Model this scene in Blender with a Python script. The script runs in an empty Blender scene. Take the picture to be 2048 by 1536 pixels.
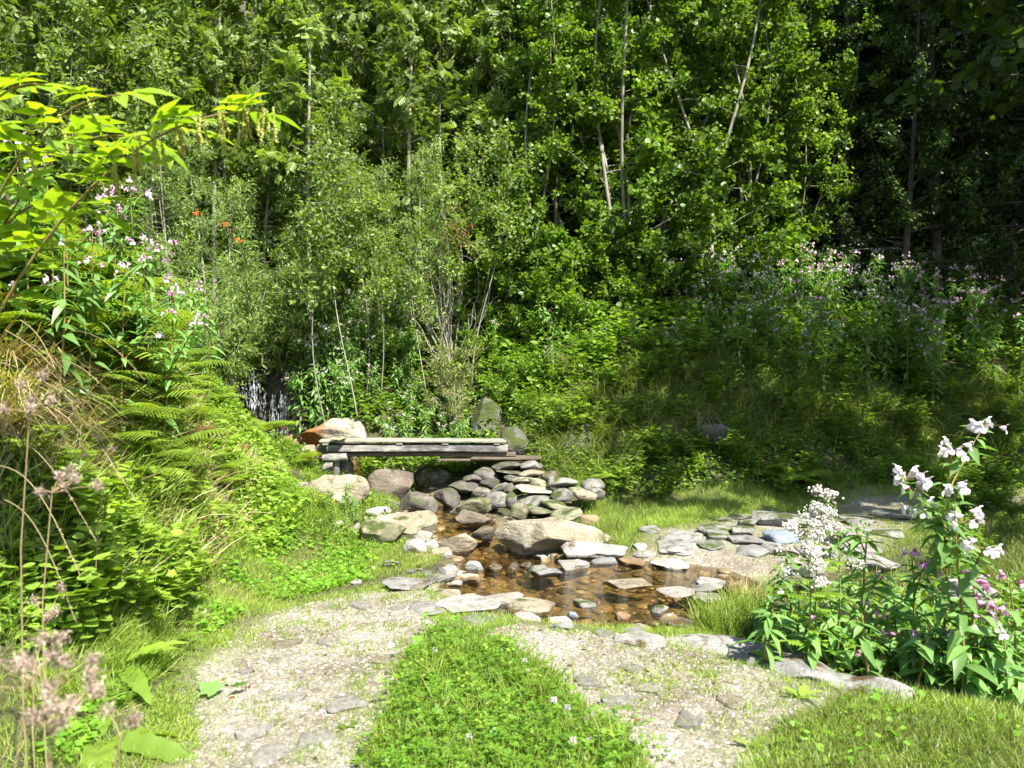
import bpy, bmesh, math, random
import numpy as np
from mathutils import Vector

sc = bpy.context.scene
COL = sc.collection
RNG = np.random.default_rng(11)
random.seed(5)

# ------------------------------------------------------------------ camera, sky, sun, exposure
CAM_H, FPX = 1.6, 1607.0
cam_d = bpy.data.cameras.new("camera")
cam_d.sensor_width = 36.0
cam_d.lens = 36.0 * FPX / 2048.0
cam_d.clip_start, cam_d.clip_end = 0.05, 500.0
cam_d.dof.use_dof = True
cam_d.dof.focus_distance = 8.5
cam_d.dof.aperture_fstop = 3.2
cam = bpy.data.objects.new("camera", cam_d)
cam.location = (0, 0, CAM_H)
cam.rotation_euler = (math.radians(90), 0, 0)
COL.objects.link(cam)
sc.camera = cam

SUN = Vector((0.33, -0.50, 0.80)).normalized()
world = bpy.data.worlds.new("World")
sc.world = world
world.use_nodes = True
wn = world.node_tree
bg = wn.nodes["Background"]
sky = wn.nodes.new("ShaderNodeTexSky")
sky.sky_type = 'NISHITA'
sky.sun_disc = False
sky.sun_elevation = math.asin(SUN.z)
sky.sun_rotation = math.atan2(SUN.x, SUN.y)
wn.links.new(sky.outputs[0], bg.inputs[0])
bg.inputs[1].default_value = 0.11
sun_d = bpy.data.lights.new("sun", 'SUN')
sun_d.energy = 5.0
sun_d.angle = math.radians(0.5)
sun_d.color = (1.0, 0.95, 0.85)
sun = bpy.data.objects.new("sun", sun_d)
sun.rotation_euler = SUN.to_track_quat('Z', 'Y').to_euler()
sun.location = (8, -8, 14)
COL.objects.link(sun)
sc.view_settings.view_transform = 'Standard'
sc.view_settings.look = 'None'
sc.view_settings.exposure = 1.68
sc.view_settings.gamma = 1.0
cy = sc.cycles
cy.max_bounces, cy.diffuse_bounces, cy.glossy_bounces = 4, 2, 2
cy.transmission_bounces, cy.transparent_max_bounces = 4, 8
cy.caustics_reflective = cy.caustics_refractive = False
cy.use_denoising = True
cy.sample_clamp_indirect = 4.0

# ------------------------------------------------------------------ numeric helpers
def vnoise(p, seed=0):
    p = np.asarray(p, float)
    i = np.floor(p).astype(np.int64)
    f = p - i
    u = f * f * (3 - 2 * f)
    def h(a):
        n = (a[..., 0] * 374761393 + a[..., 1] * 668265263 + a[..., 2] * 2147483647 + seed * 974634777) & 0xffffffff
        n = ((n ^ (n >> 13)) * 1274126177) & 0xffffffff
        n = (n ^ (n >> 16)) & 0xffffffff
        return n / 4294967295.0 * 2 - 1
    r = 0
    for dx in (0, 1):
        for dy in (0, 1):
            for dz in (0, 1):
                w = (u[..., 0] if dx else 1 - u[..., 0]) * (u[..., 1] if dy else 1 - u[..., 1]) * (u[..., 2] if dz else 1 - u[..., 2])
                r = r + w * h(i + np.array([dx, dy, dz]))
    return r

def fbm(p, seed=0, octv=4):
    a, s, r = 1.0, 0.0, 0
    p = np.asarray(p, float)
    for k in range(octv):
        r = r + a * vnoise(p * (2 ** k) + 17.3 * k, seed + k)
        s += a
        a *= 0.5
    return r / s

def n2(x, y, sc_, seed=0, octv=3):
    return fbm(np.stack([np.asarray(x) * sc_, np.asarray(y) * sc_, np.zeros_like(np.asarray(x, float)) + 0.37], -1), seed, octv)

def sstep(a, b, x):
    t = np.clip((x - a) / (b - a), 0, 1)
    return t * t * (3 - 2 * t)

def W(u, v, Y):
    return np.array([(u - 1024) * Y / FPX, Y, CAM_H - (v - 768) * Y / FPX])

def FLAT(u, v, z=0.0):
    Y = (CAM_H - z) * FPX / (v - 768)
    return np.array([(u - 1024) * Y / FPX, Y, z])

def inside(px, py, poly):
    r = np.zeros(np.shape(px), bool)
    n = len(poly)
    for i in range(n):
        x0, y0 = poly[i][:2]
        x1, y1 = poly[(i + 1) % n][:2]
        c = ((y0 > py) != (y1 > py)) & (px < (x1 - x0) * (py - y0) / (y1 - y0 + 1e-12) + x0)
        r ^= c
    return r

def segdist(px, py, a, b):
    ax, ay = a[:2]
    bx, by = b[:2]
    dx, dy = bx - ax, by - ay
    t = np.clip(((px - ax) * dx + (py - ay) * dy) / (dx * dx + dy * dy + 1e-12), 0, 1)
    return np.hypot(px - ax - t * dx, py - ay - t * dy), t

def sdist(px, py, poly):
    d = np.full(np.shape(px), 1e9)
    for i in range(len(poly)):
        d = np.minimum(d, segdist(px, py, poly[i], poly[(i + 1) % len(poly)])[0])
    return np.where(inside(px, py, poly), d, -d)

# ------------------------------------------------------------------ terrain
CP = [tuple(FLAT(u, v)) for u, v in [(330, 1536), (700, 1536), (1200, 1536), (1700, 1536), (420, 1330), (700, 1330), (1100, 1330), (1450, 1330),
      (580, 1220), (760, 1190), (860, 1160), (1000, 1270), (1250, 1280), (1500, 1420), (1800, 1420), (2048, 1440)]]
CP += [tuple(W(*a)) for a in [(0, 1500, 3.1), (0, 1318, 3.8), (0, 900, 4.5), (0, 680, 5.0), (100, 690, 5.5), (200, 690, 6.2), (300, 700, 7.0), (200, 880, 5.6), (120, 560, 7.0), (250, 580, 8.0), (200, 1110, 5.0), (100, 1230, 4.2),
      (350, 1010, 7.3), (350, 860, 9.0), (350, 720, 10.5), (500, 955, 9.5), (560, 1050, 8.2), (460, 820, 12.0), (640, 1010, 9.0),
      (300, 1190, 5.2), (420, 1150, 6.2), (640, 940, 11.0), (560, 900, 12.6), (430, 730, 13.6), (500, 728, 14.6), (570, 888, 13.5), (610, 735, 14.7),
      (700, 880, 12.8), (800, 880, 12.8), (950, 860, 12.6), (700, 700, 14.5), (850, 720, 14.3), (1000, 740, 13.6),
      (800, 985, 11.2), (900, 1010, 10.2), (920, 1035, 9.0), (700, 1060, 8.8), (800, 1090, 8.2),
      (1050, 1020, 10.2), (1150, 1000, 10.5), (1100, 900, 11.4), (1250, 1010, 10.6), (1250, 890, 11.6), (1250, 760, 12.4), (1400, 700, 13.0),
      (1600, 1000, 11.0), (1600, 900, 11.6), (1600, 770, 12.6), (1600, 690, 14.0), (1900, 985, 12.0), (2000, 880, 12.6), (1900, 740, 14.0), (2048, 700, 15.0),
      (1450, 1020, 10.2), (1400, 920, 11.3)]]
CP += [tuple(FLAT(u, v)) for u, v in [(1250, 1090), (1400, 1100), (1500, 1060), (1650, 1050), (1800, 1030), (2048, 1000), (1600, 1110), (1720, 1090), (1300, 1050)]]
CP += [(-4.0, 14.0, .62), (-4.6, 14.0, .75), (-3.6, 13.9, .66)]
CP += [(1.9, 6.6, -0.10), (2.3, 5.7, -0.34), (3.0, 4.7, -0.42), (3.2, 6.3, -0.36), (2.5, 6.9, -0.12), (4.6, 6.2, -0.3), (5.5, 8.0, -0.05), (6.5, 4.0, -0.2), (4.5, 3.0, -0.05), (2.0, 4.75, -0.12),
       (0, 0, 0), (0, -4, 0), (3, 0, 0), (-1.7, 1.5, 0.03), (-2.6, 1.5, 0.6), (-2.3, 0, 0.4), (-3.6, 0, 1.6), (-5, -4, 2.2), (-5.5, 3, 2.6), (-8, 8, 4.5), (-8, 13, 5), (-6, 10.5, 2.9), (-6, 13.5, 2.9), (-9, 3, 5),
       (6, -3, 0.2), (9, 3, 0.6), (10, 8, 0.6), (10.5, 11.5, 0.4), (11, 14, 1.6), (14, 10, 1.5), (15, 15, 4), (16, 3, 2),
       (-3, 17, 3.7), (0, 17, 3.9), (3, 17, 3.7), (6, 18, 3.6), (9, 18, 3.6), (-7, 17, 4.4), (0, 24, 9), (8, 24, 8), (-8, 24, 9.5), (16, 24, 9), (-16, 24, 12), (-16, 10, 9), (-14, -4, 6), (18, -4, 3),
       (0, 40, 22), (-25, 40, 26), (25, 40, 22), (-30, 10, 18), (30, 10, 10), (0, 65, 40), (-50, 65, 45), (50, 65, 40), (-60, 0, 30), (60, 0, 24), (0, -40, 2), (-50, -40, 20), (50, -40, 12)]
CPA = np.array(CP)
_K = np.hypot(CPA[:, None, 0] - CPA[None, :, 0], CPA[:, None, 1] - CPA[None, :, 1])
_c = 0.35
_A = np.zeros((len(CPA) + 3,) * 2)
_A[:-3, :-3] = -np.sqrt(_K ** 2 + _c ** 2) - 0.03 * np.eye(len(CPA)) * -1
_Pm = np.c_[np.ones(len(CPA)), CPA[:, :2]]
_A[:-3, -3:] = _Pm
_A[-3:, :-3] = _Pm.T
_wts = np.linalg.solve(_A, np.r_[CPA[:, 2], 0, 0, 0])

POOL_Z = -0.085
POOL = [FLAT(u, v, POOL_Z)[:2] for u, v in [(915, 1128), (1000, 1117), (1100, 1115), (1250, 1121), (1380, 1130), (1460, 1142), (1505, 1165), (1500, 1198), (1475, 1225),
        (1390, 1246), (1280, 1258), (1180, 1258), (1080, 1250), (1000, 1232), (905, 1200), (868, 1186), (895, 1168), (925, 1150)]]
STREAM = [W(600, 888, 13.3), W(700, 925, 12.3), W(800, 985, 11.2), W(880, 1015, 10.0), W(925, 1040, 9.0), W(950, 1075, 8.4), W(985, 1100, 7.9), np.array([0.05, 7.4, POOL_Z])]
STREAM[5][2], STREAM[6][2] = 0.0, -0.05

def ground_z(x, y):
    x = np.asarray(x, float)
    y = np.asarray(y, float)
    shp = x.shape
    xf, yf = x.ravel(), y.ravel()
    z = np.empty_like(xf)
    for s in range(0, len(xf), 20000):
        e = s + 20000
        r = np.sqrt((xf[s:e, None] - CPA[None, :, 0]) ** 2 + (yf[s:e, None] - CPA[None, :, 1]) ** 2 + _c ** 2)
        z[s:e] = -r @ _wts[:-3] + _wts[-3] + _wts[-2] * xf[s:e] + _wts[-1] * yf[s:e]
    hill = sstep(0.15, 0.8, z)
    z += n2(xf, yf, 1.3, 3) * (0.012 + 0.10 * hill) + n2(xf, yf, 6.0, 9, 2) * (0.008 + 0.03 * hill)
    d = sdist(xf, yf, POOL)
    bed = POOL_Z - 0.03 - 0.13 * sstep(0.0, 0.7, d) + n2(xf, yf, 3.0, 21) * 0.04
    z = np.where(d > -0.25, z * (1 - sstep(-0.25, 0.02, d)) + np.minimum(z, bed) * sstep(-0.25, 0.02, d), z)
    for a, b in zip(STREAM[:-1], STREAM[1:]):
        dd, t = segdist(xf, yf, a, b)
        zw = a[2] + (b[2] - a[2]) * t - 0.10
        k = 1 - sstep(0.12, 0.5, dd)
        z = z * (1 - k) + np.minimum(z, zw) * k
    return z.reshape(shp)

def gz(x, y):
    return float(ground_z(np.array([x]), np.array([y]))[0])

def hit(u, v):
    Y = np.linspace(1.2, 34, 1400)
    X = (u - 1024) * Y / FPX
    Z = CAM_H - (v - 768) * Y / FPX
    g = ground_z(X, Y)
    k = np.argmax(Z <= g)
    if Z[k] > g[k]:
        k = len(Y) - 1
    return np.array([X[k], Y[k], g[k]])

# ------------------------------------------------------------------ mesh builder
class MB:
    def __init__(s):
        s.V, s.Q, s.T, s.mq, s.mt, s.A, s.n = [], [], [], [], [], [], 0
    def add(s, V, Q=None, T=None, m=0, tint=0.5):
        V = np.asarray(V, float).reshape(-1, 3)
        s.V.append(V)
        s.A.append(np.broadcast_to(np.asarray(tint, float), (len(V),)))
        if Q is not None and len(Q):
            Q = np.asarray(Q, np.int64).reshape(-1, 4)
            s.Q.append(Q + s.n)
            s.mq.append(np.full(len(Q), m))
        if T is not None and len(T):
            T = np.asarray(T, np.int64).reshape(-1, 3)
            s.T.append(T + s.n)
            s.mt.append(np.full(len(T), m))
        s.n += len(V)
    def mesh(s, name, mats, smooth=False):
        me = bpy.data.meshes.new(name)
        V = np.concatenate(s.V)
        Q = np.concatenate(s.Q) if s.Q else np.zeros((0, 4), int)
        T = np.concatenate(s.T) if s.T else np.zeros((0, 3), int)
        li = np.concatenate([Q.ravel(), T.ravel()]).astype(np.int32)
        me.vertices.add(len(V))
        me.vertices.foreach_set("co", V.astype(np.float32).ravel())
        me.loops.add(len(li))
        me.loops.foreach_set("vertex_index", li)
        nf = len(Q) + len(T)
        me.polygons.add(nf)
        ls = np.concatenate([np.arange(len(Q)) * 4, len(Q) * 4 + np.arange(len(T)) * 3]).astype(np.int32)
        me.polygons.foreach_set("loop_start", ls)
        mi = np.concatenate(s.mq + s.mt).astype(np.int32)
        me.polygons.foreach_set("material_index", mi)
        me.polygons.foreach_set("use_smooth", np.full(nf, smooth))
        at = me.attributes.new("tint", 'FLOAT', 'POINT')
        at.data.foreach_set("value", np.concatenate(s.A).astype(np.float32))
        for m in (mats if isinstance(mats, (list, tuple)) else [mats]):
            me.materials.append(m)
        me.update(calc_edges=True)
        return me

def link(name, me, parent=None):
    o = bpy.data.objects.new(name, me)
    COL.objects.link(o)
    if parent is not None:
        o.parent = parent
    return o

def tag(o, label=None, cat=None, group=None, kind=None):
    if label: o["label"] = label
    if cat: o["category"] = cat
    if group: o["group"] = group
    if kind: o["kind"] = kind
    return o

def spawn(name, parts, label, cat, loc, rz=0.0, s=1.0, group=None, tilt=(0, 0)):
    """an Empty at the thing's base with one child per part (meshes shared between copies)"""
    o = bpy.data.objects.new(name, None)
    o.empty_display_size = 0.1
    o.location = tuple(float(c) for c in loc)
    o.rotation_euler = (tilt[0], tilt[1], rz)
    o.scale = (s, s, s) if np.isscalar(s) else s
    COL.objects.link(o)
    tag(o, label, cat, group)
    for pn, me in parts:
        link(pn, me, o)
    return o

def unit(a):
    a = np.asarray(a, float)
    return a / (np.linalg.norm(a, axis=-1, keepdims=True) + 1e-9)

def stamp(mb, tpl, P, D, N, S, m=0, tint=0.5):
    TV, TQ, TT = tpl
    P = np.atleast_2d(P)
    k = len(P)
    D = unit(np.broadcast_to(D, (k, 3)))
    N = np.broadcast_to(N, (k, 3))
    z = unit(N - (N * D).sum(-1, keepdims=True) * D)
    x = np.cross(D, z)
    S = np.broadcast_to(np.asarray(S, float), (k,)) if np.ndim(S) < 2 else np.asarray(S)
    if S.ndim == 1:
        S = np.repeat(S[:, None], 3, 1)
    L = TV[None] * S[:, None, :]
    V = P[:, None] + L[..., 0:1] * x[:, None] + L[..., 1:2] * D[:, None] + L[..., 2:3] * z[:, None]
    off = (np.arange(k) * len(TV))[:, None, None]
    Q = (TQ[None] + off).reshape(-1, 4) if len(TQ) else None
    T = (TT[None] + off).reshape(-1, 3) if len(TT) else None
    t = np.repeat(np.broadcast_to(np.asarray(tint, float), (k,)), len(TV))
    mb.add(V.reshape(-1, 3), Q, T, m, t)

EQ, ET = np.zeros((0, 4), int), np.zeros((0, 3), int)

def leaf_tpl(ts, ws, fold=0.25, droop=0.2):
    V, Q = [], []
    for t, w in zip(ts, ws):
        zc = -droop * t * t
        V += [(-w, t, zc + fold * w), (0, t, zc), (w, t, zc + fold * w)]
    for i in range(len(ts) - 1):
        a = 3 * i
        Q += [(a, a + 1, a + 4, a + 3), (a + 1, a + 2, a + 5, a + 4)]
    return np.array(V, float), np.array(Q), ET

def fan_tpl(outline, cup=0.15, stalk=0.0):
    o = np.array(outline, float)
    c = np.array([0, 0.42])
    V = [(c[0], c[1], 0)] + [(p[0], p[1], cup * ((p[0]) ** 2 + (p[1] - c[1]) ** 2 * 0.6) * (1 if i % 2 else 0.7)) for i, p in enumerate(o)]
    n = len(o)
    T = [(0, 1 + i, 1 + (i + 1) % n) for i in range(n)]
    V = np.array(V)
    V[:, 1] += stalk
    return V, EQ, np.array(T)

def merge_tpl(parts):
    V, Q, T, n = [], [], [], 0
    for v, q, t in parts:
        V.append(v)
        if len(q): Q.append(q + n)
        if len(t): T.append(t + n)
        n += len(v)
    return np.concatenate(V), (np.concatenate(Q) if Q else EQ), (np.concatenate(T) if T else ET)

def place_tpl(tpl, P, D, N, S):
    mb = MB()
    stamp(mb, tpl, np.array([P], float), np.array(D, float), np.array([N], float), S)
    return mb.V[0], (mb.Q[0] if mb.Q else EQ), (mb.T[0] if mb.T else ET)

L_LANCE = leaf_tpl([0, .12, .35, .6, .82, 1], [.01, .07, .165, .15, .075, .005], .3, .3)
L_LANCE_UP = leaf_tpl([0, .12, .35, .6, .82, 1], [.01, .07, .165, .15, .075, .005], .35, .08)
L_OVATE = leaf_tpl([0, .2, .5, 1], [.02, .24, .27, .01], .2, .15)
L_SMALL = leaf_tpl([0, .45, 1], [.03, .27, .01], .25, .1)
L_NARROW = leaf_tpl([0, .4, 1], [.02, .13, .01], .25, .15)
L_ROUND = fan_tpl([(0, 0), (.3, .02), (.46, .28), (.42, .6), (.18, .88), (0, 1), (-.18, .88), (-.42, .6), (-.46, .28), (-.3, .02)], .25)
_pal = [(0, 0), (.22, -.05), (.5, .02), (.36, .2), (.62, .42), (.36, .5), (.3, .62), (.13, .74), (0, 1.05), (-.13, .74), (-.3, .62), (-.36, .5), (-.62, .42), (-.36, .2), (-.5, .02), (-.22, -.05)]
L_PALM = fan_tpl(_pal, .22)
_ser = [(0, 0)]
for _i in range(9):
    _t = (_i + .5) / 9
    _w = .42 * math.sin(math.pi * min(1, _t ** .75)) + .02
    _ser += [(_w, _t), (_w * .82, _t + .035)]
_ser += [(0, 1.04)] + [(-a, b) for a, b in _ser[:0:-1]]
L_SERR = fan_tpl(_ser, .25)
def pinnate(n=4, ll=.42):
    ps = []
    for i in range(n):
        t = .3 + .55 * i / n
        for sgn in (-1, 1):
            ps.append(place_tpl(L_SMALL, (0, t, -.08 * t * t), (sgn * .8, .55, -.15), (0, 0, 1), ll * (1 - .25 * i / n)))
    ps.append(place_tpl(L_SMALL, (0, .85, -.06), (0, 1, -.15), (0, 0, 1), ll))
    ps.append((np.array([(-.012, 0, 0), (.012, 0, 0), (.006, .9, -.065), (-.006, .9, -.065)]), np.array([(0, 1, 2, 3)]), ET))
    return merge_tpl(ps)
L_PINN = pinnate()
def blade(bend, segs=3, w=.035):
    V, Q = [], []
    for i in range(segs + 1):
        t = i / segs
        ww = w * (1 - t) ** .6 + .002
        y = t - bend * .25 * t ** 3
        z = bend * t * t * .6
        V += [(-ww, y, z), (ww, y, z)]
        if i:
            Q.append((2 * i - 2, 2 * i - 1, 2 * i + 1, 2 * i))
    return np.array(V, float), np.array(Q), ET
BLADES = [blade(.15), blade(.6), blade(1.1), blade(.9)]
_bm = bmesh.new()
def ico(sub):
    bm = bmesh.new()
    bmesh.ops.create_icosphere(bm, subdivisions=sub, radius=1.0)
    V = np.array([v.co[:] for v in bm.verts])
    T = np.array([[v.index for v in f.verts] for f in bm.faces])
    bm.free()
    return V, EQ, T
ICO1, ICO2, ICO3, ICO4, ICO5 = ico(1), ico(2), ico(3), ico(4), ico(5)

def tube(mb, P, R, sides=5, m=0, tint=0.5):
    P = np.asarray(P, float)
    R = np.broadcast_to(np.asarray(R, float), (len(P),))
    D = unit(np.gradient(P, axis=0))
    ref = np.array([0.31, 0.2, 0.93]) if abs(D[0, 2]) < .8 else np.array([1.0, .1, 0])
    X = unit(np.cross(D, ref))
    Yv = np.cross(D, X)
    a = np.linspace(0, 2 * np.pi, sides, endpoint=False)
    V = P[:, None] + R[:, None, None] * (np.cos(a)[None, :, None] * X[:, None] + np.sin(a)[None, :, None] * Yv[:, None])
    Q = []
    for i in range(len(P) - 1):
        for j in range(sides):
            k = (j + 1) % sides
            Q.append((i * sides + j, i * sides + k, (i + 1) * sides + k, (i + 1) * sides + j))
    mb.add(V.reshape(-1, 3), Q, None, m, tint)

def rnd(*s): return RNG.random(s if s else None)
def uni(a, b, n=None): return RNG.uniform(a, b, n)

# ------------------------------------------------------------------ materials
def mat(name):
    m = bpy.data.materials.new(name)
    m.use_nodes = True
    nt = m.node_tree
    nt.nodes.clear()
    out = nt.nodes.new("ShaderNodeOutputMaterial")
    return m, nt, out

def N(nt, typ, **kw):
    n = nt.nodes.new(typ)
    for k, v in kw.items():
        setattr(n, k, v)
    return n

def ramp(nt, src, stops):
    r = N(nt, "ShaderNodeValToRGB")
    el = r.color_ramp.elements
    while len(el) < len(stops):
        el.new(0.5)
    for e, (p, c) in zip(el, stops):
        e.position = p
        e.color = (*c, 1) if len(c) == 3 else c
    nt.links.new(src, r.inputs[0])
    return r.outputs[0]

def mixc(nt, fac, a, b, mode='MIX'):
    m = N(nt, "ShaderNodeMix", data_type='RGBA', blend_type=mode)
    for sock, v in ((m.inputs[0], fac), (m.inputs[6], a), (m.inputs[7], b)):
        if hasattr(v, "is_linked"):
            nt.links.new(v, sock)
        else:
            sock.default_value = v if not isinstance(v, tuple) else (*v, 1)
    return m.outputs[2]

def noise(nt, vec, scale, detail=4, rough=.55):
    n = N(nt, "ShaderNodeTexNoise")
    n.inputs["Scale"].default_value = scale
    n.inputs["Detail"].default_value = detail
    n.inputs["Roughness"].default_value = rough
    if vec is not None:
        nt.links.new(vec, n.inputs["Vector"])
    return n.outputs[0]

def leaf_mat(name, dark, light, trans=.4, yellow=1.0, rough=.42, spec=.35, tcol=None):
    m, nt, out = mat(name)
    at = N(nt, "ShaderNodeAttribute", attribute_name="tint")
    oi = N(nt, "ShaderNodeObjectInfo")
    c = ramp(nt, at.outputs["Fac"], [(0, dark), (1, light)])
    hv = N(nt, "ShaderNodeHueSaturation")
    mr = N(nt, "ShaderNodeMapRange")
    mr.inputs[3].default_value, mr.inputs[4].default_value = .8, 1.2
    nt.links.new(oi.outputs["Random"], mr.inputs[0])
    nt.links.new(mr.outputs[0], hv.inputs["Value"])
    nt.links.new(c, hv.inputs["Color"])
    p = N(nt, "ShaderNodeBsdfPrincipled")
    nt.links.new(hv.outputs[0], p.inputs["Base Color"])
    p.inputs["Roughness"].default_value = rough
    p.inputs["Specular IOR Level"].default_value = spec
    t = N(nt, "ShaderNodeBsdfTranslucent")
    tc = mixc(nt, 1.0, hv.outputs[0], tcol or (1.7 * yellow, 1.75, .5), 'MULTIPLY')
    nt.links.new(tc, t.inputs[0])
    ms = N(nt, "ShaderNodeMixShader")
    ms.inputs[0].default_value = trans
    nt.links.new(p.outputs[0], ms.inputs[1])
    nt.links.new(t.outputs[0], ms.inputs[2])
    nt.links.new(ms.outputs[0], out.inputs[0])
    return m

def plain_mat(name, c1, c2, scale=20, rough=.7, bump=.3, stretch=None, spec=.3, c3=None):
    m, nt, out = mat(name)
    tc = N(nt, "ShaderNodeTexCoord")
    vec = tc.outputs["Object"]
    if stretch:
        mp = N(nt, "ShaderNodeMapping")
        mp.inputs["Scale"].default_value = stretch
        nt.links.new(vec, mp.inputs[0])
        vec = mp.outputs[0]
    n = noise(nt, vec, scale, 5, .65)
    stops = [(.3, c1), (.7, c2)] if c3 is None else [(.25, c1), (.5, c2), (.75, c3)]
    c = ramp(nt, n, stops)
    p = N(nt, "ShaderNodeBsdfPrincipled")
    nt.links.new(c, p.inputs["Base Color"])
    p.inputs["Roughness"].default_value = rough
    p.inputs["Specular IOR Level"].default_value = spec
    b = N(nt, "ShaderNodeBump")
    b.inputs["Strength"].default_value = bump
    b.inputs["Distance"].default_value = .02
    nt.links.new(n, b.inputs["Height"])
    nt.links.new(b.outputs[0], p.inputs["Normal"])
    nt.links.new(p.outputs[0], out.inputs[0])
    return m

def rock_mat(name, dark, mid, light, moss=0.0, rough=.85, stain=True, mosscol=(.045, .06, .012), patch=None):
    m, nt, out = mat(name)
    tc = N(nt, "ShaderNodeTexCoord")
    oi = N(nt, "ShaderNodeObjectInfo")
    ad = N(nt, "ShaderNodeVectorMath", operation='ADD')
    sl = N(nt, "ShaderNodeVectorMath", operation='SCALE')
    cb = N(nt, "ShaderNodeCombineXYZ")
    for i in range(3):
        nt.links.new(oi.outputs["Random"], cb.inputs[i])
    nt.links.new(cb.outputs[0], sl.inputs[0])
    sl.inputs["Scale"].default_value = 37.0
    nt.links.new(tc.outputs["Object"], ad.inputs[0])
    nt.links.new(sl.outputs[0], ad.inputs[1])
    vec = ad.outputs[0]
    n1 = noise(nt, vec, 4.0, 6, .62)
    n2_ = noise(nt, vec, 55.0, 3, .7)
    mp = N(nt, "ShaderNodeMapping")
    mp.inputs["Scale"].default_value = (1.6, 1.6, 4.5)
    mp.inputs["Rotation"].default_value = (.6, .5, .3)
    nt.links.new(vec, mp.inputs[0])
    n3 = noise(nt, mp.outputs[0], 5.0, 5, .6)
    c = ramp(nt, n1, [(.25, dark), (.5, mid), (.75, light)])
    c = mixc(nt, .22, c, ramp(nt, n3, [(.35, dark), (.65, light)]))
    sp = ramp(nt, n2_, [(.3, (.6, .6, .6)), (.7, (1.3, 1.3, 1.3))])
    c = mixc(nt, .8, c, sp, 'MULTIPLY')
    wv = N(nt, "ShaderNodeVectorMath", operation='MULTIPLY_ADD')
    nv = N(nt, "ShaderNodeTexNoise")
    nv.inputs["Scale"].default_value = 6
    nt.links.new(vec, nv.inputs["Vector"])
    nt.links.new(nv.outputs["Color"], wv.inputs[0])
    wv.inputs[1].default_value = (.28, .28, .28)
    nt.links.new(vec, wv.inputs[2])
    vc = N(nt, "ShaderNodeTexVoronoi", feature='DISTANCE_TO_EDGE')
    vc.inputs["Scale"].default_value = 2.1
    nt.links.new(wv.outputs[0], vc.inputs["Vector"])
    crk = ramp(nt, vc.outputs[0], [(0, (.30, .28, .25)), (.035, (1, 1, 1))])
    cmask = ramp(nt, noise(nt, vec, 3.1, 3, .5), [(.48, (0, 0, 0)), (.6, (.6, .6, .6))])
    c = mixc(nt, cmask, c, crk, 'MULTIPLY')
    lich = ramp(nt, noise(nt, vec, 11.0, 4, .75), [(.60, (0, 0, 0)), (.66, (.55, .55, .55))])
    c = mixc(nt, lich, c, tuple(min(.62, x * 1.35 + .05) for x in light))
    dirt = ramp(nt, noise(nt, vec, 2.4, 4, .6), [(.35, (.55, .5, .42)), (.6, (1, 1, 1))])
    c = mixc(nt, .7, c, dirt, 'MULTIPLY')
    mr = N(nt, "ShaderNodeMapRange")
    mr.inputs[3].default_value, mr.inputs[4].default_value = .78, 1.15
    nt.links.new(oi.outputs["Random"], mr.inputs[0])
    hv = N(nt, "ShaderNodeHueSaturation")
    nt.links.new(mr.outputs[0], hv.inputs["Value"])
    nt.links.new(c, hv.inputs["Color"])
    c = hv.outputs[0]
    if moss > 0:
        geo = N(nt, "ShaderNodeNewGeometry")
        sx = N(nt, "ShaderNodeSeparateXYZ")
        nt.links.new(geo.outputs["Normal"], sx.inputs[0])
        ma = N(nt, "ShaderNodeMath", operation='MULTIPLY_ADD')
        nt.links.new(sx.outputs[2], ma.inputs[0])
        ma.inputs[1].default_value = .12
        nt.links.new(noise(nt, vec, 5.5, 5, .6), ma.inputs[2])
        f = ramp(nt, ma.outputs[0], [(.70 - .3 * moss, (0, 0, 0)), (.80 - .3 * moss, (1, 1, 1))])
        c = mixc(nt, f, c, mosscol)
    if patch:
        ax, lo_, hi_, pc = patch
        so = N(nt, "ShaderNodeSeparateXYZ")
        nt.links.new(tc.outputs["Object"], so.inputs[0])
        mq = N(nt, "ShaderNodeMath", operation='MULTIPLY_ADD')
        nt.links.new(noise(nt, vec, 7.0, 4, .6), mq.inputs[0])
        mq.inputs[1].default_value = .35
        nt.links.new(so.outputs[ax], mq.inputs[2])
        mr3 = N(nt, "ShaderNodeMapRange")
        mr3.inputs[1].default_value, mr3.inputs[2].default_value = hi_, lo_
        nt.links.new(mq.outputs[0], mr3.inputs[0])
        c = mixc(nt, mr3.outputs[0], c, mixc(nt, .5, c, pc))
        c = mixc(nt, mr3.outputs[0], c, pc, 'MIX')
    if stain:
        geo = N(nt, "ShaderNodeNewGeometry")
        sx = N(nt, "ShaderNodeSeparateXYZ")
        nt.links.new(geo.outputs["Position"], sx.inputs[0])
        ma = N(nt, "ShaderNodeMath", operation='MULTIPLY_ADD')
        nt.links.new(n1, ma.inputs[0])
        ma.inputs[1].default_value = .08
        nt.links.new(sx.outputs[2], ma.inputs[2])
        mr2 = N(nt, "ShaderNodeMapRange")
        mr2.inputs[1].default_value, mr2.inputs[2].default_value = -.05, -.075
        nt.links.new(ma.outputs[0], mr2.inputs[0])
        c = mixc(nt, mr2.outputs[0], c, (.16, .105, .05))
    p = N(nt, "ShaderNodeBsdfPrincipled")
    nt.links.new(c, p.inputs["Base Color"])
    p.inputs["Roughness"].default_value = rough
    p.inputs["Specular IOR Level"].default_value = .3
    hs = N(nt, "ShaderNodeMath", operation='MULTIPLY_ADD')
    nt.links.new(n2_, hs.inputs[0])
    hs.inputs[1].default_value = .35
    hc = N(nt, "ShaderNodeMath", operation='MULTIPLY_ADD')
    nt.links.new(crk, hc.inputs[0])
    hc.inputs[1].default_value = .2
    nt.links.new(n3, hc.inputs[2])
    nt.links.new(hc.outputs[0], hs.inputs[2])
    b = N(nt, "ShaderNodeBump")
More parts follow.
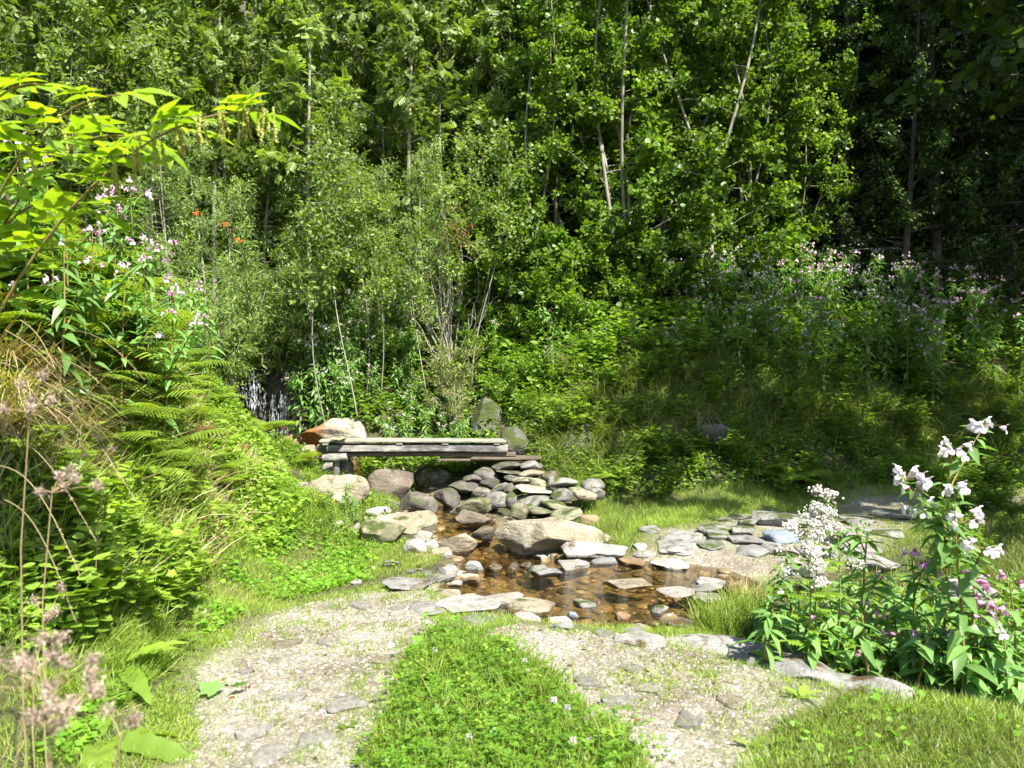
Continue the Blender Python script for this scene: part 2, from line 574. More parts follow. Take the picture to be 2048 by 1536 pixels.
    b.inputs["Strength"].default_value = .75
    b.inputs["Distance"].default_value = .03
    nt.links.new(hs.outputs[0], b.inputs["Height"])
    nt.links.new(b.outputs[0], p.inputs["Normal"])
    nt.links.new(p.outputs[0], out.inputs[0])
    return m

M = {}
M['tan'] = rock_mat("tan_rock", (.17, .14, .10), (.30, .26, .19), (.42, .38, .29), .15)
M['grey'] = rock_mat("grey_rock", (.11, .11, .10), (.21, .21, .19), (.33, .32, .29), .35)
M['pale'] = rock_mat("pale_rock", (.17, .16, .14), (.28, .265, .235), (.39, .37, .33), 0)
M['brown'] = rock_mat("brown_rock", (.075, .06, .047), (.15, .122, .095), (.24, .20, .155), .2)
M['green'] = rock_mat("algae_rock", (.11, .11, .07), (.21, .21, .13), (.32, .31, .20), .45)
M['dark'] = rock_mat("dark_rock", (.05, .045, .04), (.11, .10, .085), (.2, .18, .15), .3)
M['wet'] = rock_mat("wet_rock", (.035, .028, .018), (.085, .065, .038), (.16, .12, .065), 0, .22)
M['orange'] = rock_mat("iron_stained_rock", (.15, .085, .04), (.25, .165, .09), (.37, .28, .19), .1)
M['flank'] = rock_mat("rust_flanked_rock", (.17, .15, .12), (.29, .26, .21), (.41, .38, .32), .1, patch=(0, -.12, .12, (.22, .10, .03)))
M['shade_front'] = rock_mat("shade_fronted_rock", (.18, .15, .11), (.30, .26, .19), (.42, .38, .29), .1, patch=(2, .06, .16, (.085, .05, .022)))  # brown lower part paints in the shade under the boulder's overhang
M['slab'] = rock_mat("slab_rock", (.12, .12, .117), (.22, .217, .205), (.33, .32, .30), .12, mosscol=(.06, .035, .015))
M['blue'] = rock_mat("slate_rock", (.10, .13, .16), (.17, .21, .25), (.25, .29, .33), 0)
M['mossy'] = rock_mat("mossy_rock", (.06, .06, .05), (.13, .13, .11), (.22, .21, .18), .75)

M['fol_ash'] = leaf_mat("ash_leaf", (.07, .125, .02), (.22, .31, .06), .42)
M['fol_hazel'] = leaf_mat("hazel_leaf", (.055, .12, .012), (.18, .28, .028), .45)
M['fol_willow'] = leaf_mat("willow_leaf", (.085, .15, .03), (.25, .35, .095), .35)
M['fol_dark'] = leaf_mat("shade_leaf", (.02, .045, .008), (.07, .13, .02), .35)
M['fol_balsam'] = leaf_mat("balsam_leaf", (.08, .17, .045), (.21, .36, .10), .35, .85, .36)
M['fol_fern'] = leaf_mat("fern_leaf", (.10, .18, .018), (.26, .36, .045), .45, 1.05)
M['fol_bramble'] = leaf_mat("bramble_leaf", (.085, .17, .018), (.26, .38, .05), .4, 1.0)
M['fol_under'] = leaf_mat("herb_leaf", (.06, .13, .012), (.19, .30, .035), .4)
M['fol_goat'] = leaf_mat("goatsbeard_leaf", (.10, .19, .012), (.22, .32, .02), .5, 1.05)
M['fol_spirea'] = leaf_mat("pale_bush_leaf", (.14, .17, .05), (.30, .32, .11), .3)
M['grass'] = leaf_mat("grass_blade", (.10, .18, .02), (.31, .39, .075), .4, 1.0)
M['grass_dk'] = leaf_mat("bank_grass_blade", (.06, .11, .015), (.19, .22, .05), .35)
M['straw'] = leaf_mat("dry_grass_blade", (.20, .15, .07), (.46, .38, .22), .3, 1.0)
M['clover'] = leaf_mat("clover_leaf", (.08, .19, .014), (.20, .36, .04), .4)
M['pink'] = leaf_mat("pink_petal", (.50, .17, .40), (.75, .42, .66), .3, tcol=(1.1, 1.0, 1.05))
M['palepink'] = leaf_mat("pale_petal", (.70, .48, .64), (.84, .74, .82), .3, tcol=(1.1, 1.0, 1.05))
M['white'] = leaf_mat("white_petal", (.58, .57, .47), (.80, .79, .70), .3, tcol=(1.1, 1.0, 1.05))
M['blush'] = leaf_mat("near_white_petal", (.76, .69, .74), (.86, .81, .84), .3, tcol=(1.1, 1.0, 1.05))
M['cream'] = leaf_mat("cream_floret", (.62, .62, .38), (.8, .8, .6), .3, tcol=(1.1, 1.0, 1.05))
M['yellow'] = leaf_mat("yellow_petal", (.7, .5, .02), (.8, .62, .03), .3)
M['seed'] = leaf_mat("faded_floret", (.22, .15, .11), (.52, .42, .34), .25, tcol=(1.1, 1.0, 1.05))
M['rust'] = leaf_mat("withered_leaf", (.10, .045, .02), (.20, .10, .045), .2)
M['catkin'] = leaf_mat("fading_flower_spike", (.34, .38, .06), (.58, .56, .16), .3)
M['berry'] = leaf_mat("rowan_berry", (.5, .07, .015), (.65, .12, .02), .1)
M['stem_red'] = plain_mat("red_stem", (.17, .10, .035), (.22, .21, .06), 9, .45)
M['stem_green'] = plain_mat("green_stem", (.12, .19, .03), (.20, .26, .06), 30, .45)
M['bark_pale'] = plain_mat("pale_bark", (.13, .125, .09), (.34, .33, .25), 9, .85, .6, (1, 1, .35))
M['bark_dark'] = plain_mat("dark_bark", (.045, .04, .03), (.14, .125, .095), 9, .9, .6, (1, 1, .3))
M['twig_dead'] = plain_mat("dead_twig", (.20, .18, .14), (.36, .33, .27), 15, .9)
M['wood'] = plain_mat("weathered_timber", (.055, .052, .05), (.27, .255, .225), 1.9, .8, .7, (1.1, 5, 9), c3=(.45, .43, .38))
_nt = M['wood'].node_tree
_pb = next(n for n in _nt.nodes if n.type == 'BSDF_PRINCIPLED')
_src = _pb.inputs["Base Color"].links[0].from_socket
_tc = next(n for n in _nt.nodes if n.type == 'TEX_COORD')
_mp = N(_nt, "ShaderNodeMapping")
_mp.inputs["Scale"].default_value = (1.0, .5, 2.2)
_nt.links.new(_tc.outputs["Object"], _mp.inputs[0])
_bl = ramp(_nt, noise(_nt, _mp.outputs[0], 3.4, 5, .6), [(.44, (.30, .31, .34)), (.58, (1, 1, 1))])
_nt.links.new(mixc(_nt, .9, _src, _bl, 'MULTIPLY'), _pb.inputs["Base Color"])
M['wood_dk'] = plain_mat("damp_timber", (.05, .04, .028), (.16, .125, .085), 4, .8, .5, (1.4, 8, 8))
M['wood_top'] = plain_mat("deck_timber", (.10, .095, .075), (.34, .33, .26), 4, .85, .5, (1.2, 10, 10))

def ground_mat():
    m, nt, out = mat("soil_and_litter")
    geo = N(nt, "ShaderNodeNewGeometry")
    bed = N(nt, "ShaderNodeAttribute", attribute_name="bed")
    n1 = noise(nt, geo.outputs["Position"], 2.2, 6, .65)
    n2_ = noise(nt, geo.outputs["Position"], 26, 5, .7)
    c = ramp(nt, n1, [(.3, (.022, .026, .008)), (.5, (.045, .046, .014)), (.7, (.085, .062, .03))])
    c = mixc(nt, .6, c, ramp(nt, n2_, [(.3, (.4, .4, .4)), (.7, (1.5, 1.5, 1.5))]), 'MULTIPLY')
    vo = N(nt, "ShaderNodeTexVoronoi")
    vo.inputs["Scale"].default_value = 13
    nt.links.new(geo.outputs["Position"], vo.inputs["Vector"])
    bc = ramp(nt, noise(nt, geo.outputs["Position"], 6, 5, .7), [(.3, (.085, .068, .032)), (.5, (.18, .145, .078)), (.7, (.31, .26, .155))])
    bc = mixc(nt, .5, bc, ramp(nt, vo.outputs["Color"], [(.2, (.5, .5, .5)), (.8, (1.6, 1.5, 1.3))]), 'MULTIPLY')
    c = mixc(nt, bed.outputs["Fac"], c, bc)
    p = N(nt, "ShaderNodeBsdfPrincipled")
    nt.links.new(c, p.inputs["Base Color"])
    p.inputs["Roughness"].default_value = .9
    b = N(nt, "ShaderNodeBump")
    b.inputs["Strength"].default_value = .7
    b.inputs["Distance"].default_value = .03
    nt.links.new(n2_, b.inputs["Height"])
    nt.links.new(b.outputs[0], p.inputs["Normal"])
    nt.links.new(p.outputs[0], out.inputs[0])
    return m

def path_mat():
    m, nt, out = mat("gravel_path")
    geo = N(nt, "ShaderNodeNewGeometry")
    at = N(nt, "ShaderNodeAttribute", attribute_name="edge")
    pos = geo.outputs["Position"]
    n1 = noise(nt, pos, 1.6, 5, .6)
    n2_ = noise(nt, pos, 45, 5, .75)
    vo = N(nt, "ShaderNodeTexVoronoi")
    vo.inputs["Scale"].default_value = 42
    nt.links.new(pos, vo.inputs["Vector"])
    vo2 = N(nt, "ShaderNodeTexVoronoi", feature='DISTANCE_TO_EDGE')
    vo2.inputs["Scale"].default_value = 42
    nt.links.new(pos, vo2.inputs["Vector"])
    c = ramp(nt, n1, [(.3, (.165, .14, .10)), (.5, (.265, .24, .195)), (.7, (.37, .35, .31))])
    c = mixc(nt, .75, c, ramp(nt, vo.outputs["Color"], [(.1, (.5, .49, .47)), (.9, (1.35, 1.34, 1.32))]), 'MULTIPLY')
    c = mixc(nt, .8, c, ramp(nt, vo2.outputs[0], [(.0, (.55, .5, .42)), (.12, (1, 1, 1))]), 'MULTIPLY')
    c = mixc(nt, .6, c, ramp(nt, n2_, [(.3, (.55, .5, .45)), (.65, (1.15, 1.15, 1.15))]), 'MULTIPLY')
    c = mixc(nt, at.outputs["Fac"], (.085, .08, .03), c)
    p = N(nt, "ShaderNodeBsdfPrincipled")
    nt.links.new(c, p.inputs["Base Color"])
    p.inputs["Roughness"].default_value = .9
    b = N(nt, "ShaderNodeBump")
    b.inputs["Strength"].default_value = .8
    b.inputs["Distance"].default_value = .015
    ad = N(nt, "ShaderNodeMath", operation='ADD')
    nt.links.new(vo2.outputs[0], ad.inputs[0])
    nt.links.new(n2_, ad.inputs[1])
    nt.links.new(ad.outputs[0], b.inputs["Height"])
    nt.links.new(b.outputs[0], p.inputs["Normal"])
    nt.links.new(p.outputs[0], out.inputs[0])
    return m

def water_mat(name, ripple=.5, scale=11, tintc=(.76, .66, .46)):
    m, nt, out = mat(name)
    geo = N(nt, "ShaderNodeNewGeometry")
    mp = N(nt, "ShaderNodeMapping")
    mp.inputs["Scale"].default_value = (1, 2.2, 1)
    nt.links.new(geo.outputs["Position"], mp.inputs[0])
    n1 = noise(nt, mp.outputs[0], scale, 4, .6)
    b = N(nt, "ShaderNodeBump")
    b.inputs["Strength"].default_value = ripple
    b.inputs["Distance"].default_value = .03
    nt.links.new(n1, b.inputs["Height"])
    gl = N(nt, "ShaderNodeBsdfGlossy")
    gl.inputs["Roughness"].default_value = .04
    nt.links.new(b.outputs[0], gl.inputs["Normal"])
    tr = N(nt, "ShaderNodeBsdfTransparent")
    tr.inputs[0].default_value = (*tintc, 1)
    fr = N(nt, "ShaderNodeFresnel")
    fr.inputs[0].default_value = 1.33
    nt.links.new(b.outputs[0], fr.inputs["Normal"])
    ms = N(nt, "ShaderNodeMixShader")
    nt.links.new(fr.outputs[0], ms.inputs[0])
    nt.links.new(tr.outputs[0], ms.inputs[1])
    nt.links.new(gl.outputs[0], ms.inputs[2])
    nt.links.new(ms.outputs[0], out.inputs[0])
    return m

def spray_mat():
    m, nt, out = mat("falling_water")
    p = N(nt, "ShaderNodeBsdfPrincipled")
    p.inputs["Base Color"].default_value = (.62, .67, .72, 1)
    p.inputs["Roughness"].default_value = .12
    p.inputs["Specular IOR Level"].default_value = .8
    t = N(nt, "ShaderNodeBsdfTransparent")
    ms = N(nt, "ShaderNodeMixShader")
    ms.inputs[0].default_value = .1
    nt.links.new(p.outputs[0], ms.inputs[1])
    nt.links.new(t.outputs[0], ms.inputs[2])
    nt.links.new(ms.outputs[0], out.inputs[0])
    return m
M['ground'], M['path'] = ground_mat(), path_mat()
M['water'], M['brook'], M['spray'] = water_mat("pool_water"), water_mat("stream_water", .5, 14), spray_mat()

# ------------------------------------------------------------------ setting: ground, path, water
def axis(lo, hi, f0, f1, fine, grow=1.13):
    a = list(np.arange(f0, f1 + 1e-6, fine))
    s, x = fine, f1
    while x < hi:
        s *= grow
        x += s
        a.append(x)
    s, x = fine, f0
    while x > lo:
        s *= grow
        x -= s
        a.insert(0, x)
    return np.array(a)
gx = axis(-70, 70, -5.0, 6.5, .065)
gy = axis(-45, 70, 2.4, 13.5, .065)
GX, GY = np.meshgrid(gx, gy)
GZ = ground_z(GX, GY)
nx, ny = len(gx), len(gy)
def grid_faces(mask=None):
    i, j = np.meshgrid(np.arange(nx - 1), np.arange(ny - 1))
    a = j * nx + i
    q = np.stack([a, a + 1, a + 1 + nx, a + nx], -1)
    return q[mask] if mask is not None else q.reshape(-1, 4)
mb = MB()
mb.add(np.stack([GX, GY, GZ], -1), grid_faces())
me = mb.mesh("ground", M['ground'], True)
dpool = sdist(GX.ravel(), GY.ravel(), POOL)
bedm = sstep(-.18, .02, dpool)
for a, b in zip(STREAM[:-1], STREAM[1:]):
    bedm = np.maximum(bedm, 1 - sstep(.3, .55, segdist(GX.ravel(), GY.ravel(), a, b)[0]))
me.attributes.new("bed", 'FLOAT', 'POINT').data.foreach_set("value", bedm.astype(np.float32))
tag(link("ground", me), "sloping valley floor of dark soil and leaf litter", "ground", kind="structure")

PATH = [FLAT(u, v)[:2] for u, v in [(390, 1430), (395, 1340), (460, 1280), (560, 1215), (640, 1186), (740, 1176), (800, 1160), (850, 1152), (880, 1150), (880, 1190), (920, 1215), (1000, 1243),
        (1100, 1262), (1250, 1266), (1400, 1285), (1560, 1345), (1660, 1390), (1600, 1430), (1520, 1470), (1480, 1536)]] + [(.9, 1.6), (.9, -3), (-1.0, -3), (-1.1, 1.6), FLAT(340, 1536)[:2]]
FORD = [FLAT(u, v)[:2] for u, v in [(1270, 1118), (1300, 1070), (1400, 1040), (1520, 1015), (1700, 1003), (1900, 992), (2048, 985), (2048, 1005), (1850, 1030), (1780, 1080), (1700, 1115), (1560, 1140), (1480, 1140), (1380, 1128)]]
dp = np.maximum(sdist(GX.ravel(), GY.ravel(), PATH), sdist(GX.ravel(), GY.ravel(), FORD)) + .10 * n2(GX.ravel(), GY.ravel(), 2.5, 33)
edge = sstep(-.12, .12, dp)
vm = (dp > -.14).reshape(ny, nx)
fm = vm[:-1, :-1] & vm[1:, :-1] & vm[:-1, 1:] & vm[1:, 1:]
q = grid_faces(fm)
used, inv = np.unique(q, return_inverse=True)
mb = MB()
mb.add(np.stack([GX.ravel()[used], GY.ravel()[used], GZ.ravel()[used] + .006], -1), inv.reshape(-1, 4))
me = mb.mesh("path", M['path'], True)
me.attributes.new("edge", 'FLOAT', 'POINT').data.foreach_set("value", edge[used].astype(np.float32))
tag(link("path", me), "pale gravel track leading down to the ford", "path", kind="structure")

# pool water: a sheet at its own level, cut a little wider than the shore so the ground closes it
c0 = np.mean(POOL, 0)
ring = np.array([c0 + (np.array(p) - c0) * 1.04 for p in POOL])
mb = MB()
rr = np.linspace(0, 1, 12)
V = [np.r_[c0 + (r - c0) * t, POOL_Z] for t in rr[1:] for r in ring]
n = len(ring)
Q = [(k * n + i, k * n + (i + 1) % n, (k + 1) * n + (i + 1) % n, (k + 1) * n + i) for k in range(len(rr) - 2) for i in range(n)]
T = [(len(V), (i + 1) % n, i) for i in range(n)]
mb.add(np.array(V + [np.r_[c0, POOL_Z]]), Q, T)
tag(link("pool_water", mb.mesh("pool_water", M['water'], True)), "shallow brown pool at the ford", "water", kind="structure")
mb = MB()
S = np.array(STREAM)
tt = np.linspace(0, len(S) - 1, 60)
C = np.stack([np.interp(tt, np.arange(len(S)), S[:, k]) for k in range(3)], -1)
C[:, 2] -= .02
Dd = unit(np.gradient(C, axis=0))
side = unit(np.stack([Dd[:, 1], -Dd[:, 0], np.zeros(len(C))], -1))
Vv = np.stack([C + side * w + np.array([0, 0, 1])[None] * (n2(C[:, 0] + w, C[:, 1], 4, 5) * .02)[:, None] for w in (-.36, -.12, .12, .36)], 1)
Q = [(i * 4 + j, i * 4 + j + 1, i * 4 + j + 5, i * 4 + j + 4) for i in range(len(C) - 1) for j in range(3)]
mb.add(Vv.reshape(-1, 3), Q)
tag(link("stream_water", mb.mesh("stream_water", M['brook'], True)), "little stream trickling under the footbridge into the pool", "water", kind="structure")

# ------------------------------------------------------------------ rocks
def rock_mesh(hx, hy, hz, seed, m, base=ICO4, facets=7, rough=.10, tilt=0.0, flat=.75):
    r = np.random.default_rng(seed)
    V = base[0].copy()
    sc3 = np.array([hx, hy, hz])
    sc3 = np.maximum(sc3 / sc3.max(), .35)
    V = V * (1 + .38 * fbm(V * 1.15 + seed * 7.7, seed + 40, 2))[:, None]
    ang = np.arctan2(V[:, 1], V[:, 0])
    V[:, :2] *= (1 + .20 * fbm(np.c_[np.cos(ang) * 1.3, np.sin(ang) * 1.3, np.full(len(V), seed * 1.37)], seed + 70, 2))[:, None]
    nrm = r.normal(size=(facets + 5, 3))
    nrm[:2, 2] = np.abs(nrm[:2, 2]) + 1.2
    for nn in unit(nrm):
        d = r.uniform(.48, .82)
        pr = V @ nn - d
        V = V - np.maximum(pr, 0)[:, None] * nn * .93
    V = V + unit(V) * (fbm(V * sc3 * 2.4 + seed * 3.1, seed, 4) * rough * 1.3 + np.abs(fbm(V * sc3 * 5 + seed, seed + 5, 4)) * rough * -.7)[:, None]
    top = V[:, 2] > flat
    V[top, 2] = flat + (V[top, 2] - flat) * .35
    V[:, 2] = np.maximum(V[:, 2], -.7)
    lo, hi = V.min(0), V.max(0)
    V = (V - (lo + hi) / 2) / ((hi - lo) / 2)
    if tilt:
        c, s = math.cos(tilt), math.sin(tilt)
        V = V * np.array([hx, hy, hz])
        V = np.stack([V[:, 0] * c - V[:, 2] * s, V[:, 1], V[:, 0] * s + V[:, 2] * c], -1)
        lo, hi = V.min(0), V.max(0)
        V = (V - (lo + hi) / 2) / ((hi - lo) / 2)
    V = V * np.array([hx, hy, hz])
    mb = MB()
    mb.add(V, base[1], base[2])
    return mb.mesh("rock", m, True)

RK = [0]
PXC = []
def rock(u0, v0, u1, v1, m, label=None, Y=None, name="boulder", cat="boulder", group=None, depth=.8, facets=7, rough=.10, tilt=0.0, sink=.18, flat=.75, yaw=None):
    RK[0] += 1
    if Y is None:
        Y = hit((u0 + u1) / 2, v1)[1]
        if v1 > 1110 and inside(*FLAT((u0 + u1) / 2, (v0 + v1) / 2, POOL_Z)[:2], POOL):
            Y = FLAT((u0 + u1) / 2, v1, POOL_Z)[1]
            sink = .9
    w = (u1 - u0) * Y / FPX
    d = w * depth
    Yc = Y + d * .45
    k = Yc / Y
    hx = (u1 - u0) * Yc / FPX / 2
    ztop, zbot = CAM_H - (v0 - 768) * (Yc + .1 * d) / FPX, CAM_H - (v1 - 768) * Y / FPX
    if ztop - zbot < .03:
        ztop = zbot + .03
    hz = (ztop - zbot) / 2 * (1 + sink)
    x = ((u0 + u1) / 2 - 1024) * Yc / FPX
    big = (u1 - u0) > 60
    me = rock_mesh(hx, d / 2, hz, 100 + RK[0], M[m], ICO5 if (u1 - u0) > 100 else ICO4 if big else ICO3, facets, rough, tilt, flat)
    o = link(name, me)
    o.location = (x, Yc, ztop - hz)
    if yaw: o.rotation_euler = (0, 0, yaw)
    tag(o, label, cat, group)
    return o

B = rock
B(604, 835, 742, 890, 'flank', "low broad boulder stained rusty orange on its left flank, behind the footbridge deck", 12.6, tilt=.08)
B(578, 889, 635, 930, 'tan', "rounded pale boulder in the ferns at the left end of the footbridge", 11.3)
B(642, 915, 672, 953, 'pale', "small whitish block left of the short post under the footbridge", 10.9)
B(676, 913, 706, 948, 'grey', "grey stone leaning right of the short post under the footbridge", 11.15)
B(618, 947, 738, 1040, 'shade_front', "big square-cut tan boulder with overhang shade painted dark on its lower front, below the footbridge's left end", 9.3, facets=6, rough=.06, flat=.8)
B(545, 962, 624, 1012, 'pale', "whitish lichen-spotted boulder half sunk in the left bank grass", 9.2)
B(738, 934, 828, 1000, 'brown', "dark brown pyramid-shaped boulder standing under the footbridge", 10.6, facets=12, rough=.07, flat=.95)
B(734, 994, 802, 1018, 'brown', "flat reddish slab lying in front of the pyramid-shaped boulder", 10.0)
B(794, 983, 876, 1034, 'dark', "dark blocky boulder with a flat top in the middle of the stream bed", 9.6, facets=11, rough=.07)
B(718, 1036, 816, 1090, 'green', "greenish rough boulder rising from the grass on the stream's left side", 8.2)
B(752, 1022, 876, 1076, 'tan', "long tan boulder behind the greenish rough one, left of the stream", 8.6)
B(732, 1012, 784, 1036, 'pale', "pale smooth stone tucked behind the long tan boulder", 9.1)
B(871, 1063, 956, 1104, 'tan', "smooth oval tan boulder beside the trickle at the pool inlet", 7.9, facets=3, rough=.06)
B(986, 1030, 1222, 1114, 'tan', "largest boulder, cream and broad, beside the pool inlet", 7.75, facets=8, rough=.08, depth=.6, tilt=-.06)
B(1120, 1080, 1258, 1118, 'slab', "low grey ledge rock at the right foot of the largest boulder", 7.55, depth=.5)
B(942, 1052, 988, 1082, 'brown', "reddish brown stone wedged left of the largest boulder", 8.2)
B(910, 1016, 986, 1054, 'brown', "dark tilted slab sliding down towards the largest boulder", 8.8, tilt=-.35, facets=9)
B(900, 993, 984, 1030, 'green', "rounded olive green boulder just above the tilted slab", 9.3, facets=4)
B(1019, 1005, 1058, 1038, 'green', "small upright olive stone left of the dry-stacked heap", 9.2)
B(1010, 984, 1034, 1012, 'grey', "thin standing stone above the small upright olive stone", 9.5, flat=.95)
B(826, 928, 904, 968, 'mossy', "mossy dark slab behind the streambed, under the footbridge", 11.3)
B(940, 795, 1004, 880, 'mossy', "tall upright mossy grey boulder behind the footbridge's right end", 12.3, depth=.7, facets=9)
B(1000, 851, 1060, 905, 'mossy', "grey cracked boulder at the footbridge's right end", 11.3, facets=9)
B(1108, 842, 1192, 910, 'mossy', "grey boulder half hidden by herbs on the shaded right bank", 11.3, facets=9)
B(1160, 1029, 1200, 1054, 'orange', "small red-brown stone in the grass right of the largest boulder", 8.8)
B(1395, 845, 1470, 885, 'dark', "dark ledge rock poking out of the shaded bank under a dry grass tuft", 11.3)
hp = "stones of the dry-stacked heap"
for (u0, v0, u1, v1, m, Y) in [(1038, 988, 1108, 1018, 'grey', 9.75), (1034, 965, 1113, 991, 'tan', 9.95), (1028, 953, 1062, 968, 'tan', 10.15), (1060, 953, 1088, 971, 'green', 10.15),
        (1085, 941, 1113, 963, 'brown', 10.3), (1098, 951, 1151, 977, 'grey', 10.0), (1107, 975, 1142, 1002, 'grey', 9.8), (1134, 972, 1176, 990, 'green', 9.95), (1166, 955, 1205, 980, 'grey', 10.1),
        (1154, 979, 1188, 1000, 'tan', 9.8), (1103, 1014, 1160, 1044, 'green', 9.3), (988, 921, 1046, 942, 'dark', 10.6), (1044, 921, 1082, 938, 'grey', 10.6), (996, 938, 1058, 951, 'dark', 10.5),
        (952, 934, 992, 960, 'dark', 10.6), (902, 958, 964, 984, 'dark', 10.4), (948, 972, 978, 996, 'dark', 10.0), (964, 957, 996, 978, 'dark', 10.3), (976, 982, 1012, 1014, 'grey', 9.7),
        (872, 976, 916, 1014, 'dark', 10.1), (986, 965, 1018, 985, 'grey', 10.2), (1012, 948, 1040, 962, 'grey', 10.4), (1040, 938, 1086, 952, 'tan', 10.45), (1056, 1012, 1106, 1032, 'green', 9.4),
        (1010, 966, 1038, 988, 'dark', 10.1), (1085, 1000, 1130, 1018, 'green', 9.6), (1184, 975, 1206, 996, 'grey', 9.9), (930, 948, 960, 966, 'dark', 10.5)]:
    B(u0 - 5, v0, u1 + 5, v1 + 2, m, "flattish stone of the dry-stacked heap under the footbridge's right end", Y, "stone", "stone", hp, sink=.15, facets=4, flat=.7, rough=.07, depth=1.1, tilt=[.12, -.1, .05, -.16][RK[0] % 4])
wl = "white stones at the stream mouth"
for (u0, v0, u1, v1, m) in [(724, 1032, 752, 1049, 'pale'), (826, 1059, 866, 1084, 'pale'), (804, 1076, 856, 1110, 'pale'), (850, 1078, 878, 1101, 'pale'), (856, 1094, 904, 1114, 'tan'), (878, 1102, 905, 1117, 'pale'),
        (929, 1100, 960, 1119, 'tan'), (700, 1046, 728, 1066, 'pale'), (962, 1094, 992, 1112, 'pale'), (985, 1085, 1003, 1100, 'pale'), (1002, 1104, 1030, 1118, 'pale'), (958, 1082, 984, 1098, 'pale'),
        (1030, 1108, 1050, 1120, 'orange'), (1045, 1104, 1062, 1118, 'tan'), (1066, 1108, 1090, 1122, 'grey'), (930, 1120, 968, 1140, 'grey'), (1094, 1108, 1112, 1122, 'pale'),
        (985, 1108, 1004, 1118, 'tan'), (940, 1105, 960, 1116, 'orange'), (906, 1112, 930, 1126, 'orange'), (1000, 1092, 1020, 1106, 'grey'), (968, 1110, 986, 1124, 'pale'),
        (660, 1040, 690, 1058, 'pale'), (690, 1030, 716, 1046, 'pale'), (1040, 1122, 1066, 1134, 'wet'), (968, 1124, 1006, 1140, 'wet'), (1012, 1124, 1040, 1138, 'wet')]:
    B(u0, v0, u1, v1, m, "fist to head sized stone strewn at the stream mouth above the pool", None, "stone", "stone", wl, facets=5, rough=.08)
pl = "stones breaking the pool surface"
for (u0, v0, u1, v1, m, lab) in [(1116, 1120, 1181, 1140, 'pale', "bright white flat stone at the pool's far edge"), (1132, 1110, 1190, 1127, 'tan', None), (1180, 1112, 1234, 1128, 'slab', None), (1232, 1114, 1252, 1124, 'pale', None),
        (1237, 1119, 1292, 1132, 'orange', None), (1264, 1100, 1314, 1120, 'slab', None), (1300, 1110, 1348, 1128, 'slab', None), (1300, 1123, 1380, 1137, 'pale', None), (1053, 1129, 1095, 1145, 'grey', None),
        (1061, 1141, 1124, 1152, 'slab', None), (1206, 1163, 1302, 1177, 'tan', "long pinkish flat stone alone in the middle of the pool"), (1388, 1157, 1450, 1173, 'slab', None), (1445, 1160, 1479, 1184, 'orange', "knobbly orange and white stone at the pool's right shore"),
        (1375, 1169, 1450, 1184, 'slab', None), (1312, 1179, 1392, 1196, 'pale', "long pale stone jutting from the water near the dry reeds"), (1383, 1190, 1450, 1205, 'pale', None), (1301, 1210, 1337, 1227, 'grey', None), (1146, 1203, 1192, 1215, 'grey', None),
        (1134, 1223, 1156, 1235, 'blue', "small bluish pebble near the front of the pool"), (958, 1196, 1048, 1208, 'pale', None), (1014, 1209, 1112, 1224, 'tan', "long cream flagstone in the near left of the pool"), (868, 1201, 1002, 1233, 'pale', "large pale flagstone on the pool's near left shore"),
        (1025, 1225, 1081, 1255, 'pale', None), (1097, 1233, 1144, 1248, 'pale', None), (1097, 1245, 1153, 1265, 'slab', None), (920, 1186, 958, 1202, 'tan', None), (1256, 1249, 1294, 1263, 'slab', None),
        (1332, 1237, 1385, 1253, 'slab', None), (898, 1144, 940, 1158, 'pale', None), (925, 1152, 962, 1166, 'orange', None), (895, 1160, 925, 1172, 'pale', None), (868, 1132, 916, 1160, 'slab', None),
        (1230, 1228, 1262, 1238, 'orange', None)]:
    B(u0, v0, u1, v1, m, lab or "low flat stone at the edge of the brown pool", None, "stone", "stone", None if lab else pl, facets=5, rough=.07, flat=.45, depth=1.0)
ld = "flat ledges set in the track"
for (u0, v0, u1, v1, m) in [(832, 1150, 914, 1168, 'slab'), (762, 1160, 864, 1184, 'slab'), (858, 1178, 922, 1196, 'tan'), (815, 1209, 905, 1236, 'slab'), (640, 1136, 700, 1150, 'slab'), (764, 1120, 800, 1138, 'grey'), (700, 1162, 724, 1170, 'pale'),
        (1225, 1272, 1330, 1300, 'slab'), (1240, 1264, 1290, 1276, 'slab'), (920, 1236, 1000, 1256, 'slab')]:
    B(u0, v0, u1, v1, m, "flat grey ledge stone flush with the grassy edge of the gravel track", None, "ledge_stone", "stone", ld, facets=4, rough=.07, flat=.35, depth=1.1)
fs = "cobbles of the ford track"
